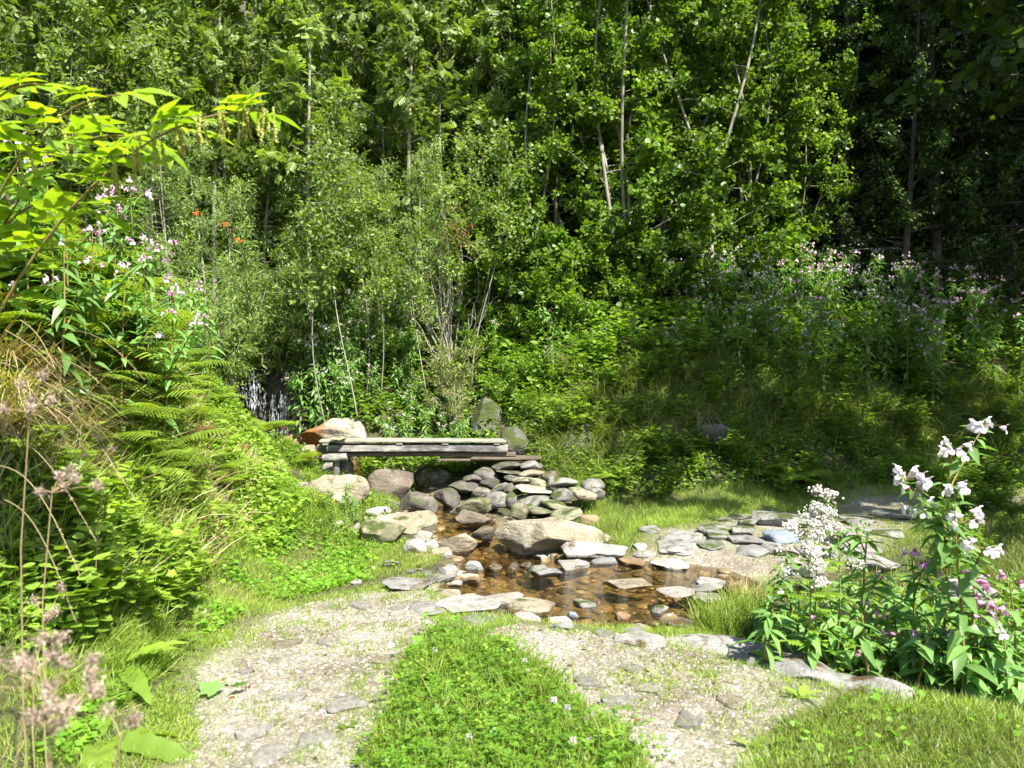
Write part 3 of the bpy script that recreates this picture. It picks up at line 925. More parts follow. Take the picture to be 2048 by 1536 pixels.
for (u0, v0, u1, v1, m, lab) in [(1319, 1080, 1406, 1108, 'slab', "largest pale cobble nearest the pool on the ford track"), (1331, 1065, 1399, 1083, 'slab', None), (1401, 1049, 1463, 1072, 'grey', None), (1466, 1052, 1506, 1076, 'grey', None), (1417, 1066, 1449, 1080, 'grey', None),
        (1467, 1075, 1525, 1092, 'slab', None), (1532, 1062, 1589, 1088, 'blue', "bluish slate cobble among grey ones on the ford track"), (1469, 1093, 1525, 1114, 'slab', None), (1527, 1087, 1586, 1114, 'slab', None), (1515, 1024, 1604, 1056, 'grey', None), (1645, 1052, 1700, 1066, 'grey', None),
        (1660, 1062, 1714, 1080, 'slab', None), (1281, 1052, 1317, 1066, 'grey', None), (1268, 1088, 1292, 1102, 'slab', None), (1600, 1030, 1660, 1048, 'grey', None), (1590, 1070, 1640, 1088, 'grey', None), (1400, 1085, 1450, 1100, 'grey', None),
        (1420, 1104, 1465, 1118, 'slab', None), (1600, 1095, 1660, 1116, 'slab', None), (1670, 1085, 1740, 1110, 'slab', None), (1690, 1036, 1740, 1050, 'grey', None), (1540, 1112, 1600, 1130, 'slab', None), (1480, 1040, 1512, 1054, 'grey', None), (1740, 1058, 1800, 1076, 'grey', None),
        (1390, 1118, 1450, 1130, 'slab', None), (1760, 1022, 1830, 1038, 'grey', None)]:
    B(u0 - (u1 - u0) * .13, v0 - 1, u1 + (u1 - u0) * .13, v1 + 3, m, lab or "worn grey cobble in the grassy ford track beyond the pool", None, "cobble", "stone", None if lab else fs, facets=4, rough=.07, flat=.4, depth=1.35)
for i, (u, v, hx, hy, lab) in enumerate([(1395, 1282, .40, .17, "far piece of the long grey bedrock ledge beside the gravel"), (1555, 1320, .40, .22, "middle piece of the long grey bedrock ledge with a brown moss crack"), (1720, 1366, .32, .17, "near end of the long grey bedrock ledge, under the balsam leaves")]):
    o = link("bedrock_ledge", rock_mesh(hx, hy, .12, 860 + i, M['slab'], ICO5, 6, .05, 0, .25))
    p = FLAT(u, v)
    o.location = (p[0], p[1], .036 - .12)
    o.rotation_euler = (0, 0, (-.62, -.75, -.85)[i])
    tag(o, lab, "rock")
B(1880, 1150, 1990, 1210, 'grey', "dark rounded rock among the pink balsam at the right", 6.0)
B(1600, 1130, 1660, 1165, 'grey', "grey stone showing between balsam leaves below the meadowsweet", 6.6)
B(1690, 1110, 1800, 1150, 'slab', "wide grey stone behind the balsam, at the ford track's near side", 7.2)
for (u0, v0, u1, v1) in [(420, 905, 452, 930), (330, 880, 352, 900), (440, 1000, 480, 1020), (510, 990, 546, 1012), (415, 722, 450, 745)]:
    B(u0, v0, u1, v1, 'pale', "pale stone peeping from the grassy left bank", None, "stone", "stone", "stones in the left bank")

# ------------------------------------------------------------------ scatter helpers
def PW(poly):
    return np.array([hit(u, v)[:2] for u, v in poly])
def scatter(poly, n, seed=0, dens=None, thr=0.0):
    r = np.random.default_rng(seed)
    lo, hi = poly.min(0), poly.max(0)
    out = []
    k = 0
    while k < n:
        p = r.uniform(lo, hi, (n * 3, 2))
        ok = inside(p[:, 0], p[:, 1], poly)
        if dens is not None:
            ok &= (n2(p[:, 0], p[:, 1], dens, seed + 50) + r.uniform(-.15, .15, len(p))) > thr
        p = p[ok]
        if len(p) == 0:
            break
        out.append(p)
        k += len(p)
    p = np.concatenate(out)[:n]
    return np.c_[p, ground_z(p[:, 0], p[:, 1])]
def not_pool(P, mrg=0.0):
    d = sdist(P[:, 0], P[:, 1], POOL)
    k = d < mrg
    for a, b in zip(STREAM[:-1], STREAM[1:]):
        k &= segdist(P[:, 0], P[:, 1], a, b)[0] > .3
    return P[k]

# embedded path stones and gravel
r = np.random.default_rng(3)
PATHA = np.array(PATH)
ps = scatter(PATHA, 130, 8)
ps = ps[(ps[:, 1] > 3.2)]
ps = not_pool(ps, -.1)[:95]
stone_vars = [[rock_mesh(1, .8, .42, 900 + i, M[k], ICO3, 5, .08, 0, .4) for i in range(3)] for k in ('pale', 'tan', 'pale')]
for i, p in enumerate(ps):
    o = link("path_stone", stone_vars[i % 3][i % 2])
    s = r.uniform(.03, .12)
    o.scale = (s, s, s * .5)
    o.rotation_euler = (0, 0, r.uniform(0, 6.3))
    o.location = (p[0], p[1], p[2] + .005)
    tag(o, "small flat stone embedded in the sunny gravel track", "stone", "stones embedded in the track")
gp = np.concatenate([scatter(PATHA, 26000, 15, 2.0, -.3), scatter(np.array(FORD), 1500, 16)])
gp = gp[gp[:, 1] > 2.8]
mb = MB()
kk = len(gp)
stamp(mb, ICO1, gp + np.array([0, 0, .006]), unit(np.c_[r.normal(size=(kk, 2)), r.normal(size=kk) * .2]), np.array([0, 0, 1.0]),
      np.c_[(gs := .003 + .013 * r.random(kk) ** 4), gs * r.uniform(.6, 1.4, kk), gs * .55], 0, r.random(kk))
mG, nt, out = mat("gravel_chips")
at = N(nt, "ShaderNodeAttribute", attribute_name="tint")
p_ = N(nt, "ShaderNodeBsdfPrincipled")
nt.links.new(ramp(nt, at.outputs["Fac"], [(0, (.15, .13, .10)), (.55, (.27, .245, .205)), (1, (.42, .40, .36))]), p_.inputs["Base Color"])
p_.inputs["Roughness"].default_value = .85
nt.links.new(p_.outputs[0], out.inputs[0])
tag(link("gravel", mb.mesh("gravel", mG)), "loose pale gravel chips on the track", "gravel", kind="stuff")
# stream and pool bed pebbles
bp = [scatter(np.array(POOL), 620, 31)]
for a, b in zip(STREAM[2:-1], STREAM[3:]):
    t = r.random(70)
    q2 = a[None, :2] + (b - a)[None, :2] * t[:, None] + r.normal(size=(70, 2)) * .28
    bp.append(np.c_[q2, ground_z(q2[:, 0], q2[:, 1])])
bp = np.concatenate(bp)
kk = len(bp)
mb = MB()
sz = r.uniform(.2, 1, kk) ** 3 * .075 + .008
stamp(mb, ICO2, bp + np.array([0, 0, .01]), unit(np.c_[r.normal(size=(kk, 2)), r.normal(size=kk) * .15]), np.array([0, 0, 1.0]), np.c_[sz, sz * r.uniform(.6, 1.4, kk), sz * .4], 0, r.random(kk))
mG2, nt, out = mat("bed_pebble")
at = N(nt, "ShaderNodeAttribute", attribute_name="tint")
p_ = N(nt, "ShaderNodeBsdfPrincipled")
nt.links.new(ramp(nt, at.outputs["Fac"], [(0, (.06, .048, .026)), (.5, (.17, .13, .072)), (.85, (.29, .225, .13)), (1, (.42, .37, .28))]), p_.inputs["Base Color"])
p_.inputs["Roughness"].default_value = .3
nt.links.new(p_.outputs[0], out.inputs[0])
tag(link("pebbles", mb.mesh("pebbles", mG2, True)), "brown and ochre pebbles on the stream and pool bed", "pebbles", kind="stuff")

sv = [[rock_mesh(1, .8, .6, 940 + i, M[k], ICO3, 5, .1) for i in range(2)] for k in ('tan', 'grey', 'pale', 'wet', 'brown')]
sp_ = []
for a, b in zip(STREAM[1:-1], STREAM[2:]):
    t = r.random(17)
    q2 = a[None, :2] + (b - a)[None, :2] * t[:, None] + r.normal(size=(17, 2)) * .42
    sp_.append(q2)
sp_ = np.concatenate(sp_ + [np.array([FLAT(u, v)[:2] for u, v in zip(r.uniform(800, 960, 34), r.uniform(1105, 1185, 34))])])
sz_ = ground_z(sp_[:, 0], sp_[:, 1])
for i, p in enumerate(sp_):
    o = link("stone", sv[int(r.integers(5))][i % 2])
    s_ = .02 + .07 * r.random() ** 2
    o.scale = (s_, s_, s_ * .7)
    o.rotation_euler = (0, 0, r.uniform(0, 6.3))
    o.location = (p[0], p[1], sz_[i] + s_ * .15)
    tag(o, "small loose stone lying along the stream's edge", "stone", "loose stones along the stream")

lp = np.concatenate([scatter(PATHA, 420, 181), scatter(np.array(FORD), 160, 182)])
lp = lp[lp[:, 1] > 2.6]
kk = len(lp)
mb = MB()
stamp(mb, L_OVATE, lp + np.array([0, 0, .012]), unit(np.c_[r.normal(size=(kk, 2)), r.normal(size=kk) * .2]), np.array([0, 0, 1.0]) + r.normal(size=(kk, 3)) * .4, r.uniform(.012, .04, kk), 0, r.random(kk))
for i in range(90):
    p = lp[int(r.integers(kk))] + np.array([r.normal() * .2, r.normal() * .2, .01])
    a_ = r.uniform(0, 6.3)
    d_ = np.array([math.cos(a_), math.sin(a_), 0]) * r.uniform(.03, .1)
    tube(mb, [p, p + d_ * .5 + [0, 0, .004], p + d_], [.0015, .0018, .001], 4, 0, .1)
tag(link("leaf_litter", mb.mesh("leaf_litter", M['rust'])), "dead leaves and twigs strewn on the gravel", "leaf litter", kind="stuff")

# ------------------------------------------------------------------ footbridge
def box(mb, x0, x1, y0, y1, z0, z1, jig=.006, segs=14, seed=0, bev=.012):
    """a hewn timber along x: rounded section, slightly wandering faces"""
    r = np.random.default_rng(seed)
    sec = [(y0 + bev, z0), (y1 - bev, z0), (y1, z0 + bev), (y1, z1 - bev), (y1 - bev, z1), (y0 + bev, z1), (y0, z1 - bev), (y0, z0 + bev)]
    V, Q = [], []
    xs = np.linspace(x0, x1, segs)
    for i, x in enumerate(xs):
        wy, wz = fbm(np.array([[x * 1.5, seed, 0.5]]), seed)[0] * jig * 2, fbm(np.array([[x * 1.5, seed, 7.5]]), seed)[0] * jig * 2
        for (y, z) in sec:
            V.append((x + (r.uniform(-.006, .006) if i in (0, segs - 1) else 0), y + wy + r.uniform(-jig, jig) * .3, z + wz + r.uniform(-jig, jig) * .3))
    for i in range(segs - 1):
        for j in range(8):
            k = (j + 1) % 8
            Q.append((i * 8 + j, i * 8 + k, (i + 1) * 8 + k, (i + 1) * 8 + j))
    base = len(V)
    T = [(0, i + 1, i) for i in range(1, 7)] + [((segs - 1) * 8, (segs - 1) * 8 + i, (segs - 1) * 8 + i + 1) for i in range(1, 7)]
    mb.add(np.array(V), Q, T)
BX, BY, BZ = -2.55, 10.9, .68
fb = spawn("footbridge", [], "weathered grey timber footbridge on stone abutments over the stream", "footbridge", (BX, BY, BZ))
def timber(name, m, *a, **k):
    mb = MB()
    box(mb, *a, **k)
    return link(name, mb.mesh(name, M[m]), fb)
timber("beam", 'wood', .04, 2.49, 0, .13, -.012, .092, seed=1, bev=.018)
timber("beam", 'wood_dk', -.06, 2.45, .36, .50, -.03, .085, seed=2)
timber("lower_beam", 'wood_dk', .10, 2.60, .05, .20, -.068, -.0145, seed=3)
timber("deck_plank", 'wood_top', -.06, 2.47, -.02, .17, .122, .150, seed=4, bev=.006)
timber("deck_plank", 'wood_top', -.10, 2.44, .18, .36, .124, .153, seed=5, bev=.006)
timber("deck_plank", 'wood_top', -.04, 2.40, .37, .56, .123, .151, seed=6, bev=.006)
for k, x in enumerate((-.02, .98, 1.6, 2.30)):
    timber("spacer", 'wood_top', x, x + .085, -.012, .52, .0945, .1195, segs=4, seed=10 + k, bev=.004)
timber("support_board", 'wood_dk', 2.0, 2.95, -.10, .34, -.098, -.0705, seed=20, bev=.005)
timber("support_board", 'wood_dk', 1.55, 2.75, -.02, .30, -.128, -.1005, seed=21, bev=.005)
timber("end_block", 'wood_dk', -.12, .03, .10, .34, -.11, .09, segs=5, seed=22)
mb = MB()
tube(mb, [(.02, -.16, -.075), (.12, -.16, -.07), (.24, -.15, -.065), (.34, -.14, -.055)], [.05, .062, .06, .048], 10)
mb.add([(.02, -.16, -.075)], None, None)
link("support_log", mb.mesh("support_log", M['wood'], True), fb)
mb = MB()
tube(mb, [(.19, -.10, -.55), (.185, -.10, -.3), (.19, -.10, -.125)], [.055, .05, .052], 8)
link("post", mb.mesh("post", M['wood'], True), fb)
me = rock_mesh(.11, .1, .03, 77, M['tan'], ICO3)
o = link("packing_stone", me)
o.location = (BX + .2, BY - .08, BZ + .125)
tag(o, "flat tan packing stone lying on the footbridge's left end", "stone")
o.location = (BX + .2, BY - .03, BZ + .178)

# ------------------------------------------------------------------ waterfall
mb = MB()
U, Vv = np.meshgrid(np.linspace(0, 1, 60), np.linspace(0, 1, 50))
xx = -5.1 + U * 1.9
zz = .35 + Vv * 1.62
yy = 13.85 + .5 * Vv + .9 * (np.abs(U - .5) * 2) ** 4 * -.3
pp = np.stack([xx, yy, zz], -1)
yy = yy + fbm(pp * np.array([1.6, 1.6, 2.6]), 5, 5) * .38
mb.add(np.stack([xx, yy, zz], -1), [(j * 60 + i, j * 60 + i + 1, (j + 1) * 60 + i + 1, (j + 1) * 60 + i) for j in range(49) for i in range(59)])
top = np.stack([xx[-1], yy[-1], zz[-1]], -1)
mb.add(np.concatenate([top, top + np.array([0, 1.4, .3])]), [(i, i + 1, 61 + i, 60 + i) for i in range(59)])
tag(link("rock_face", mb.mesh("rock_face", rock_mat("wet_cliff", (.016, .015, .011), (.042, .037, .026), (.09, .075, .05), .5, .3, False), True)), "dark dripping rock face behind the waterfall", "rock face")
mb = MB()
r = np.random.default_rng(4)
strands = [(u, v0, v1, w) for u, v0, v1, w in [(507, 736, 818, 2.8), (500, 744, 812, 1), (514, 742, 812, .9), (491, 760, 810, .6), (484, 770, 812, .6), (545, 790, 872, 1.2), (541, 800, 874, .8), (552, 786, 874, .8), (562, 785, 868, 2.2), (570, 790, 868, 2.0), (566, 796, 872, .7), (580, 800, 868, .6), (588, 805, 868, .5), (600, 810, 860, .4), (530, 790, 850, .5), (575, 800, 870, .5), (520, 770, 820, .5)]]
for (u, v0, v1, w) in strands:
    P0, P1 = W(u, v0, 13.62), W(u + 1, v1, 13.5)
    kk = int(24 * w + 12)
    t = np.sort(r.random(kk)) ** .85
    P = P0[None] + (P1 - P0)[None] * t[:, None] + r.normal(size=(kk, 3)) * np.array([.007, .03, .01]) * (1 + 1.5 * t[:, None])
    ln = r.uniform(.02, .075, kk)
    stamp(mb, ICO1, P, np.array([0, 0.02, -1.0]), np.array([0, 1.0, 0]), np.c_[r.uniform(.001, .0034, kk) * w ** .5, ln, r.uniform(.0012, .003, kk)], 0)
P = np.stack([W(u, v, 13.5) for u, v in zip(r.uniform(525, 600, 130), r.uniform(845, 893, 130))])
stamp(mb, ICO1, P, unit(r.normal(size=(130, 3))), np.array([0, 1.0, .2]), r.uniform(.002, .006, 130))
tag(link("waterfall", mb.mesh("waterfall", M['spray'], True)), "thin waterfall of separate bright strands dripping over the mossy rock", "waterfall", kind="structure")
for (u0, v0, u1, v1, m) in [(556, 868, 610, 892, 'orange'), (520, 880, 562, 902, 'wet'), (600, 862, 640, 884, 'orange'), (570, 884, 640, 906, 'dark')]:
    B(u0, v0, u1, v1, m, "wet rust-stained stone in the splash at the waterfall's foot", 13.2, "stone", "stone", "stones at the waterfall's foot")

# ------------------------------------------------------------------ plant prototypes
def flower_tpl():
    ps = []
    ys, rs = [-.62, -.5, -.25, .02, .18], [.03, .10, .26, .33, .27]
    a = np.linspace(0, 2 * np.pi, 8, endpoint=False)
    V = np.array([(rr_ * math.cos(x), y, rr_ * math.sin(x) - .05) for y, rr_ in zip(ys, rs) for x in a])
    Q = np.array([(i * 8 + j, i * 8 + (j + 1) % 8, (i + 1) * 8 + (j + 1) % 8, (i + 1) * 8 + j) for i in range(4) for j in range(8)])
    ps.append((V, Q, ET))
    wide = leaf_tpl([0, .3, .65, .9, 1], [.1, .4, .5, .3, .05], .3, .3)
    ps.append(place_tpl(wide, (0, .1, .25), (0, .55, .75), (0, -.8, .5), .5))
    ps.append(place_tpl(wide, (.1, .1, -.15), (.6, .45, -.6), (0, .8, .5), .72))
    ps.append(place_tpl(wide, (-.1, .1, -.15), (-.6, .45, -.6), (0, .8, .5), .72))
    return merge_tpl(ps)
FLOWER = flower_tpl()

def make_balsam(seed, petals=('pink',), h=1.2, lean=.06, nflow=12, fs=.038, droop=.4, branches=3, ll=(.12, .20), hero=False, tipleaf=True):
    r = np.random.default_rng(seed)
    stem, fol, blo = MB(), MB(), MB()
    ax = r.uniform(-1, 1, 2) * lean
    t = np.linspace(0, 1, 9)
    P = np.c_[ax[0] * t ** 2 * h + .01 * np.sin(t * 7 + seed), ax[1] * t ** 2 * h, t * h]
    P[0, 2] = -.12
    tube(stem, P, np.linspace(.010, .004, 9), 6)
    tips = [P[-1]]
    axes = [(P, 1.0)]
    for k in range(branches):
        tb = r.uniform(.5, .85)
        p0 = np.array([np.interp(tb, t, P[:, j]) for j in range(3)])
        az = r.uniform(0, 6.28)
        L = h * r.uniform(.16, .34)
        s_ = np.linspace(0, 1, 5)
        bp_ = p0 + np.c_[np.cos(az) * s_ * L * .7, np.sin(az) * s_ * L * .7, L * (s_ * .9 - .1 * s_ ** 2)]
        tube(stem, bp_, np.linspace(.006, .003, 5), 5)
        tips.append(bp_[-1])
        axes.append((bp_, .75))
    for (ap, sc_) in axes:
        n_n = max(2, int((11 if sc_ == 1 else 5) * (h / 1.2) ** .8))
        for i in range(n_n):
            tt_ = (.10 + .90 * (i + .3) / n_n) if sc_ == 1 else (.3 + .7 * (i + .5) / n_n)
            tt_ = min(tt_, 1)
            q = np.array([np.interp(tt_, np.linspace(0, 1, len(ap)), ap[:, j]) for j in range(3)])
            a0 = r.uniform(0, 6.28)
            for w in range(3):
                az = a0 + w * 2.09 + r.uniform(-.3, .3)
                el = r.uniform(-.25, .45) + (.3 if tt_ > .9 else 0)
                D = np.array([math.cos(az) * math.cos(el), math.sin(az) * math.cos(el), math.sin(el)])
                L = r.uniform(*ll) * sc_ * (1.05 - .45 * max(0, tt_ - .6) / .4)
                V = L_LANCE[0].copy()
                V[:, 2] -= droop * r.uniform(.3, 1.3) * V[:, 1] ** 2 * .8
                stamp(fol, (V, L_LANCE[1], ET), q[None], D, np.array([[0, 0, 1.0]]) + r.normal(size=(1, 3)) * .25, L, 0, np.clip(.3 + .5 * tt_ * r.random() + .2 * r.random(), 0, 1))
    fl = []
    per = max(1, nflow // len(tips)) if nflow > 2 else 0
    for tp in tips:
        for k in range(per + int(nflow > 0 and r.random() < .4)):
            az, el = r.uniform(0, 6.28), r.uniform(-.3, .9)
            L = r.uniform(.04, .11)
            D = np.array([math.cos(az) * math.cos(el), math.sin(az) * math.cos(el), math.sin(el)])
            e = tp + D * L + np.array([0, 0, .01])
            tube(stem, [tp, tp + D * L * .6 + [0, 0, .02], e + [0, 0, .012]], [.0022, .0016, .0012], 4)
            fd = np.array([math.cos(az), math.sin(az), -.15])
            if hero:
                fl.append((e, fd, fs * r.uniform(.8, 1.15)))
            else:
                stamp(blo, FLOWER, e[None], fd, np.array([[0, 0, 1.0]]), fs * r.uniform(.75, 1.2), int(r.integers(len(petals))), r.random())
        for k in range(3):   # buds / seed pods
            az = r.uniform(0, 6.28)
            stamp(fol, ICO1, tp[None] + np.array([[math.cos(az) * .03, math.sin(az) * .03, r.uniform(.0, .05)]]), np.array([0, 0, 1.0]), np.array([[1.0, 0, 0]]), np.array([[.006, .013, .006]]), 0, .9)
    parts = [("stem", stem.mesh("stem", M['stem_red'], True)), ("foliage", fol.mesh("foliage", M['fol_balsam'], True))]
    if blo.n:
        parts.append(("blossoms", blo.mesh("blossoms", [M[k] for k in petals])))
    return parts, h, fl

def make_frond(seed, L=.8, n=19, lean=.9):
    r = np.random.default_rng(seed)
    mb = MB()
    s_ = np.linspace(0, 1, n + 4)
    P = np.c_[np.zeros(n + 4), L * (s_ * .95) * (.55 + .45 * s_ * lean), L * (.62 * s_ - .5 * lean * s_ ** 2.3)]
    P[:, 0] += .03 * np.sin(s_ * 3 + seed) * L
    tube(mb, P, np.linspace(.005, .0012, n + 4) * (L / .8), 4, 1, .6)
    ts = np.linspace(0, 1, 13)
    ws = [(.085 if i % 2 else .035) * (1 - .75 * t ** 1.6) for i, t in enumerate(ts)]
    ws[-1] = .004
    pin = leaf_tpl(ts, ws, .15, .18)
    D = unit(np.gradient(P, axis=0))
    for i in range(3, n + 3):
        t = i / (n + 3)
        pl_ = L * .36 * (math.sin(math.pi * min(1, .12 + .88 * (1 - t)) ** 1.0) ** .8 if t > .35 else (.55 + .45 * t / .35)) * (1 if t < .95 else .7)
        for sg in (-1, 1):
            d = np.array([sg * 1.0, 0, -.05]) + D[i] * .38
            nn = np.cross(np.array([1.0, 0, 0]), D[i])
            stamp(mb, pin, P[i][None], d, nn[None] + r.normal(size=(1, 3)) * .12, pl_, 0, np.clip(.5 + r.normal() * .18, 0, 1))
    return mb.mesh("frond", [M['fol_fern'], M['stem_green']])
FRONDS = [make_frond(i, L, n, le) for i, (L, n, le) in enumerate([(.8, 19, .9), (.8, 18, .6), (.8, 20, 1.15), (.7, 17, .85)])]
_rm = FRONDS[1].copy()
_rm.materials[0] = M['rust']
def fern(loc, s, label, group=None, n=7, seed=0, up=0.0):
    r = np.random.default_rng(seed)
    o = spawn("fern", [], label, "fern", loc, r.uniform(0, 6.3), s, group)
    for k in range(n):
        f = link("frond", FRONDS[int(r.integers(4))] if r.random() > .05 else _rm, o)
        f.rotation_euler = (r.uniform(-.15, .3) + up, r.uniform(-.15, .15), k * 6.283 / n + r.uniform(-.3, .3))
        f.scale = (r.uniform(.8, 1.1),) * 3
    return o

def make_herb(seed, h=.5, tpl=L_SERR, ll=(.05, .1), m='fol_bramble', stems=5, spread=.3, nodes=7, st='stem_green'):
    r = np.random.default_rng(seed)
    stem, fol = MB(), MB()
    for k in range(stems):
        az = r.uniform(0, 6.28)
        L = h * r.uniform(.6, 1.1)
        t = np.linspace(0, 1, 7)
        out_ = spread * r.uniform(.3, 1.2)
        P = np.c_[np.cos(az) * out_ * t ** 1.4 + r.normal() * .03, np.sin(az) * out_ * t ** 1.4 + r.normal() * .03, L * (t - .12 * t ** 3)]
        P[0, 2] = -.08
        tube(stem, P, np.linspace(.0045, .0015, 7), 4)
        for i in range(nodes):
            tt_ = .2 + .8 * (i + .5) / nodes
            q = np.array([np.interp(tt_, t, P[:, j]) for j in range(3)])
            a0 = r.uniform(0, 6.28)
            for w in range(2 if i < nodes - 1 else 4):
                a1 = a0 + w * (3.14 if i < nodes - 1 else 1.57) + r.uniform(-.4, .4)
                el = r.uniform(-.3, .35)
                D = np.array([math.cos(a1) * math.cos(el), math.sin(a1) * math.cos(el), math.sin(el)])
                q1 = q + D * .03
                stamp(fol, tpl, q1[None], D, np.array([[0, 0, 1.0]]) + r.normal(size=(1, 3)) * .3, r.uniform(*ll) * (1.1 - .3 * tt_), 0, np.clip(.25 + .5 * tt_ + r.normal() * .18, 0, 1))
    return [("stem", stem.mesh("stem", M[st], True)), ("foliage", fol.mesh("foliage", M[m]))]

def make_bush(seed, h=1.6, rad=.8, tpl=L_SMALL, ll=(.03, .055), m='fol_spirea', stems=14, nl=2600, st='bark_pale'):
    r = np.random.default_rng(seed)
    stem, fol = MB(), MB()
    pts, dirs = [], []
    for k in range(stems):
        az = r.uniform(0, 6.28)
        t = np.linspace(0, 1, 8)
        L = h * r.uniform(.6, 1.05)
        out_ = rad * r.uniform(.1, 1)
        P = np.c_[np.cos(az) * out_ * t ** 1.3, np.sin(az) * out_ * t ** 1.3, L * (t - .18 * t ** 3)]
        P += r.normal(size=(8, 3)) * .015
        P[0, 2] = -.1
        tube(stem, P, np.linspace(.012, .002, 8), 4)
        for j in range(7):
            tb = r.uniform(.25, 1)
            q = np.array([np.interp(tb, t, P[:, a]) for a in range(3)])
            d = unit(np.array([math.cos(az), math.sin(az), .4]) + r.normal(size=3) * .7)
            l2 = r.uniform(.1, .3) * h / 1.6
            tube(stem, [q, q + d * l2 * .5, q + d * l2 + [0, 0, -.02]], [.004, .002, .001], 3)
            pts += [(q, d, l2)]
    per = nl // len(pts)
    for (q, d, l2) in pts:
        tt_ = r.random(per)
        P = q + d * (l2 * tt_)[:, None] + r.normal(size=(per, 3)) * .035
        D = unit(d + r.normal(size=(per, 3)) * .8)
        stamp(fol, tpl, P, D, np.array([0, 0, 1.0]) + r.normal(size=(per, 3)) * .5, r.uniform(*ll, per), 0, np.clip(r.normal(.5, .15) + r.normal(size=per) * .15, 0, 1))
    return [("branches", stem.mesh("branches", M[st], True)), ("foliage", fol.mesh("foliage", M[m]))]

def make_tree(seed, H=8.5, r0=.06, kind='ash', lo=.12, nb=46, bl=(.7, 1.5), per=None, bark='bark_pale', leaf=None, wob=.12, stems=1, spread=1.0):
    r = np.random.default_rng(seed)
    trunk, crown = MB(), MB()
    t = np.linspace(0, 1, 16)
    tpl, ll, m, per_ = {'ash': (L_PINN, (.16, .25), 'fol_ash', 32), 'hazel': (L_ROUND, (.035, .092), 'fol_hazel', 150), 'willow': (L_NARROW, (.08, .13), 'fol_willow', 95),
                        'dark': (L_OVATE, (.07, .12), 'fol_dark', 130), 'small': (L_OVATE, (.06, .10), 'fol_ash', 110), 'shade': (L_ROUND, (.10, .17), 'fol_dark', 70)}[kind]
    per = per or per_
    m = leaf or m
    jobs = []
    for si in range(stems):
        lx, ly = r.normal(size=2) * wob * .5
        P = np.c_[lx * t * H * .3 + wob * .5 * np.sin(t * 5 + seed + si), ly * t * H * .3 + wob * .5 * np.sin(t * 4.1 + seed * 2 + si), t * H * (1 if si == 0 else r.uniform(.6, .95))]
        if stems > 1:
            a_ = si * 6.283 / stems + r.uniform(-.4, .4)
            P[:, 0] += np.cos(a_) * (.08 + spread * t ** 1.3)
            P[:, 1] += np.sin(a_) * (.08 + spread * t ** 1.3)
        P[0, 2] = -.4
        tube(trunk, P, r0 * (1 - .88 * t), 7)
        jobs += [(P, k, nb // stems) for k in range(nb // stems)]
    for (P, k, nbs) in jobs:
        th = lo + (1 - lo) * (k + r.random()) / nbs
        q = np.array([np.interp(th, t, P[:, a]) for a in range(3)])
        az = r.uniform(0, 6.28)
        el = r.uniform(.1, .75)
        L = r.uniform(*bl) * (1.15 - .7 * th)
        s_ = np.linspace(0, 1, 6)
        d = np.array([math.cos(az) * math.cos(el), math.sin(az) * math.cos(el), math.sin(el)])
        bp_ = q + d * (L * s_)[:, None] + np.c_[np.zeros((6, 2)), -.22 * L * s_ ** 2] + r.normal(size=(6, 3)) * .02 * s_[:, None]
        tube(trunk, bp_, np.linspace(r0 * .28 * (1.1 - th), .003, 6), 4)
        ctint = np.clip(r.normal(.5, .2), .05, .95)
        tw = []
        for j in range(5):
            tb = r.uniform(.3, 1)
            p = np.array([np.interp(tb, s_, bp_[:, a]) for a in range(3)])
            dd = unit(d + r.normal(size=3) * .8)
            l2 = r.uniform(.15, .45)
            tube(trunk, [p, p + dd * l2 * .5, p + dd * l2 + [0, 0, -.04]], [.004, .003, .0015], 3)
            tw.append((p, dd, l2))
        for (p, dd, l2) in tw:
            n_ = max(1, per // 5)
            tt_ = r.random(n_)
            LP = p + dd * (l2 * tt_)[:, None] + r.normal(size=(n_, 3)) * (.05 if kind in ('ash', 'hazel') else .075)
            LD = unit(dd * .5 + r.normal(size=(n_, 3)) * .8 + np.array([0, 0, -.15]))
            stamp(crown, tpl, LP, LD, np.array([0, 0, .75]) + np.array([d[0], d[1], 0]) * .55 + r.normal(size=(n_, 3)) * .55, r.uniform(*ll, n_) * r.uniform(.8, 1.2), 0, np.clip(ctint + r.normal(size=n_) * .15, 0, 1))
    return [("trunk", trunk.mesh("trunk", M[bark], True)), ("crown", crown.mesh("crown", M[m]))]

# ------------------------------------------------------------------ trees
r = np.random.default_rng(21)
ASH = [make_tree(200 + i, 9, .04, 'ash', .06, 72, wob=.3) for i in range(3)]
HAZ = [make_tree(210 + i, 8, .04, 'hazel', .02, 140, (.7, 1.5), wob=.6, stems=4, spread=1.0) for i in range(3)]
WIL = [make_tree(220 + i, 6, .045, 'willow', .05, 66, (.6, 1.3), wob=.25) for i in range(2)]
SMA = [make_tree(230 + i, 9, .055, 'small', .06, 80, (.7, 1.6), wob=.3, stems=2, spread=.7) for i in range(2)]
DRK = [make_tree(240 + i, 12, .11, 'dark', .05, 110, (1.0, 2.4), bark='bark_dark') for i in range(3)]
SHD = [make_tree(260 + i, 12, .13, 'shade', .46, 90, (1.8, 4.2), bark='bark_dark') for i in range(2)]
BARE = [make_tree(250 + i, 9.5, .05, 'ash', .36, 52, (.5, 1.2), wob=.14) for i in range(2)]
def tree(proto, x, y, s, label, group, name="sapling", cat="sapling", rz=None):
    return spawn(name, proto, label, cat, (x, y, gz(x, y)), r.uniform(0, 6.3) if rz is None else rz, s, group)
def at_px(u, Y):
    return (u - 1024) * Y / FPX
tree(BARE[0], at_px(628, 14.6), 14.6, 1.0, "tall sapling with a straight pale bare trunk rising just right of the waterfall", None)
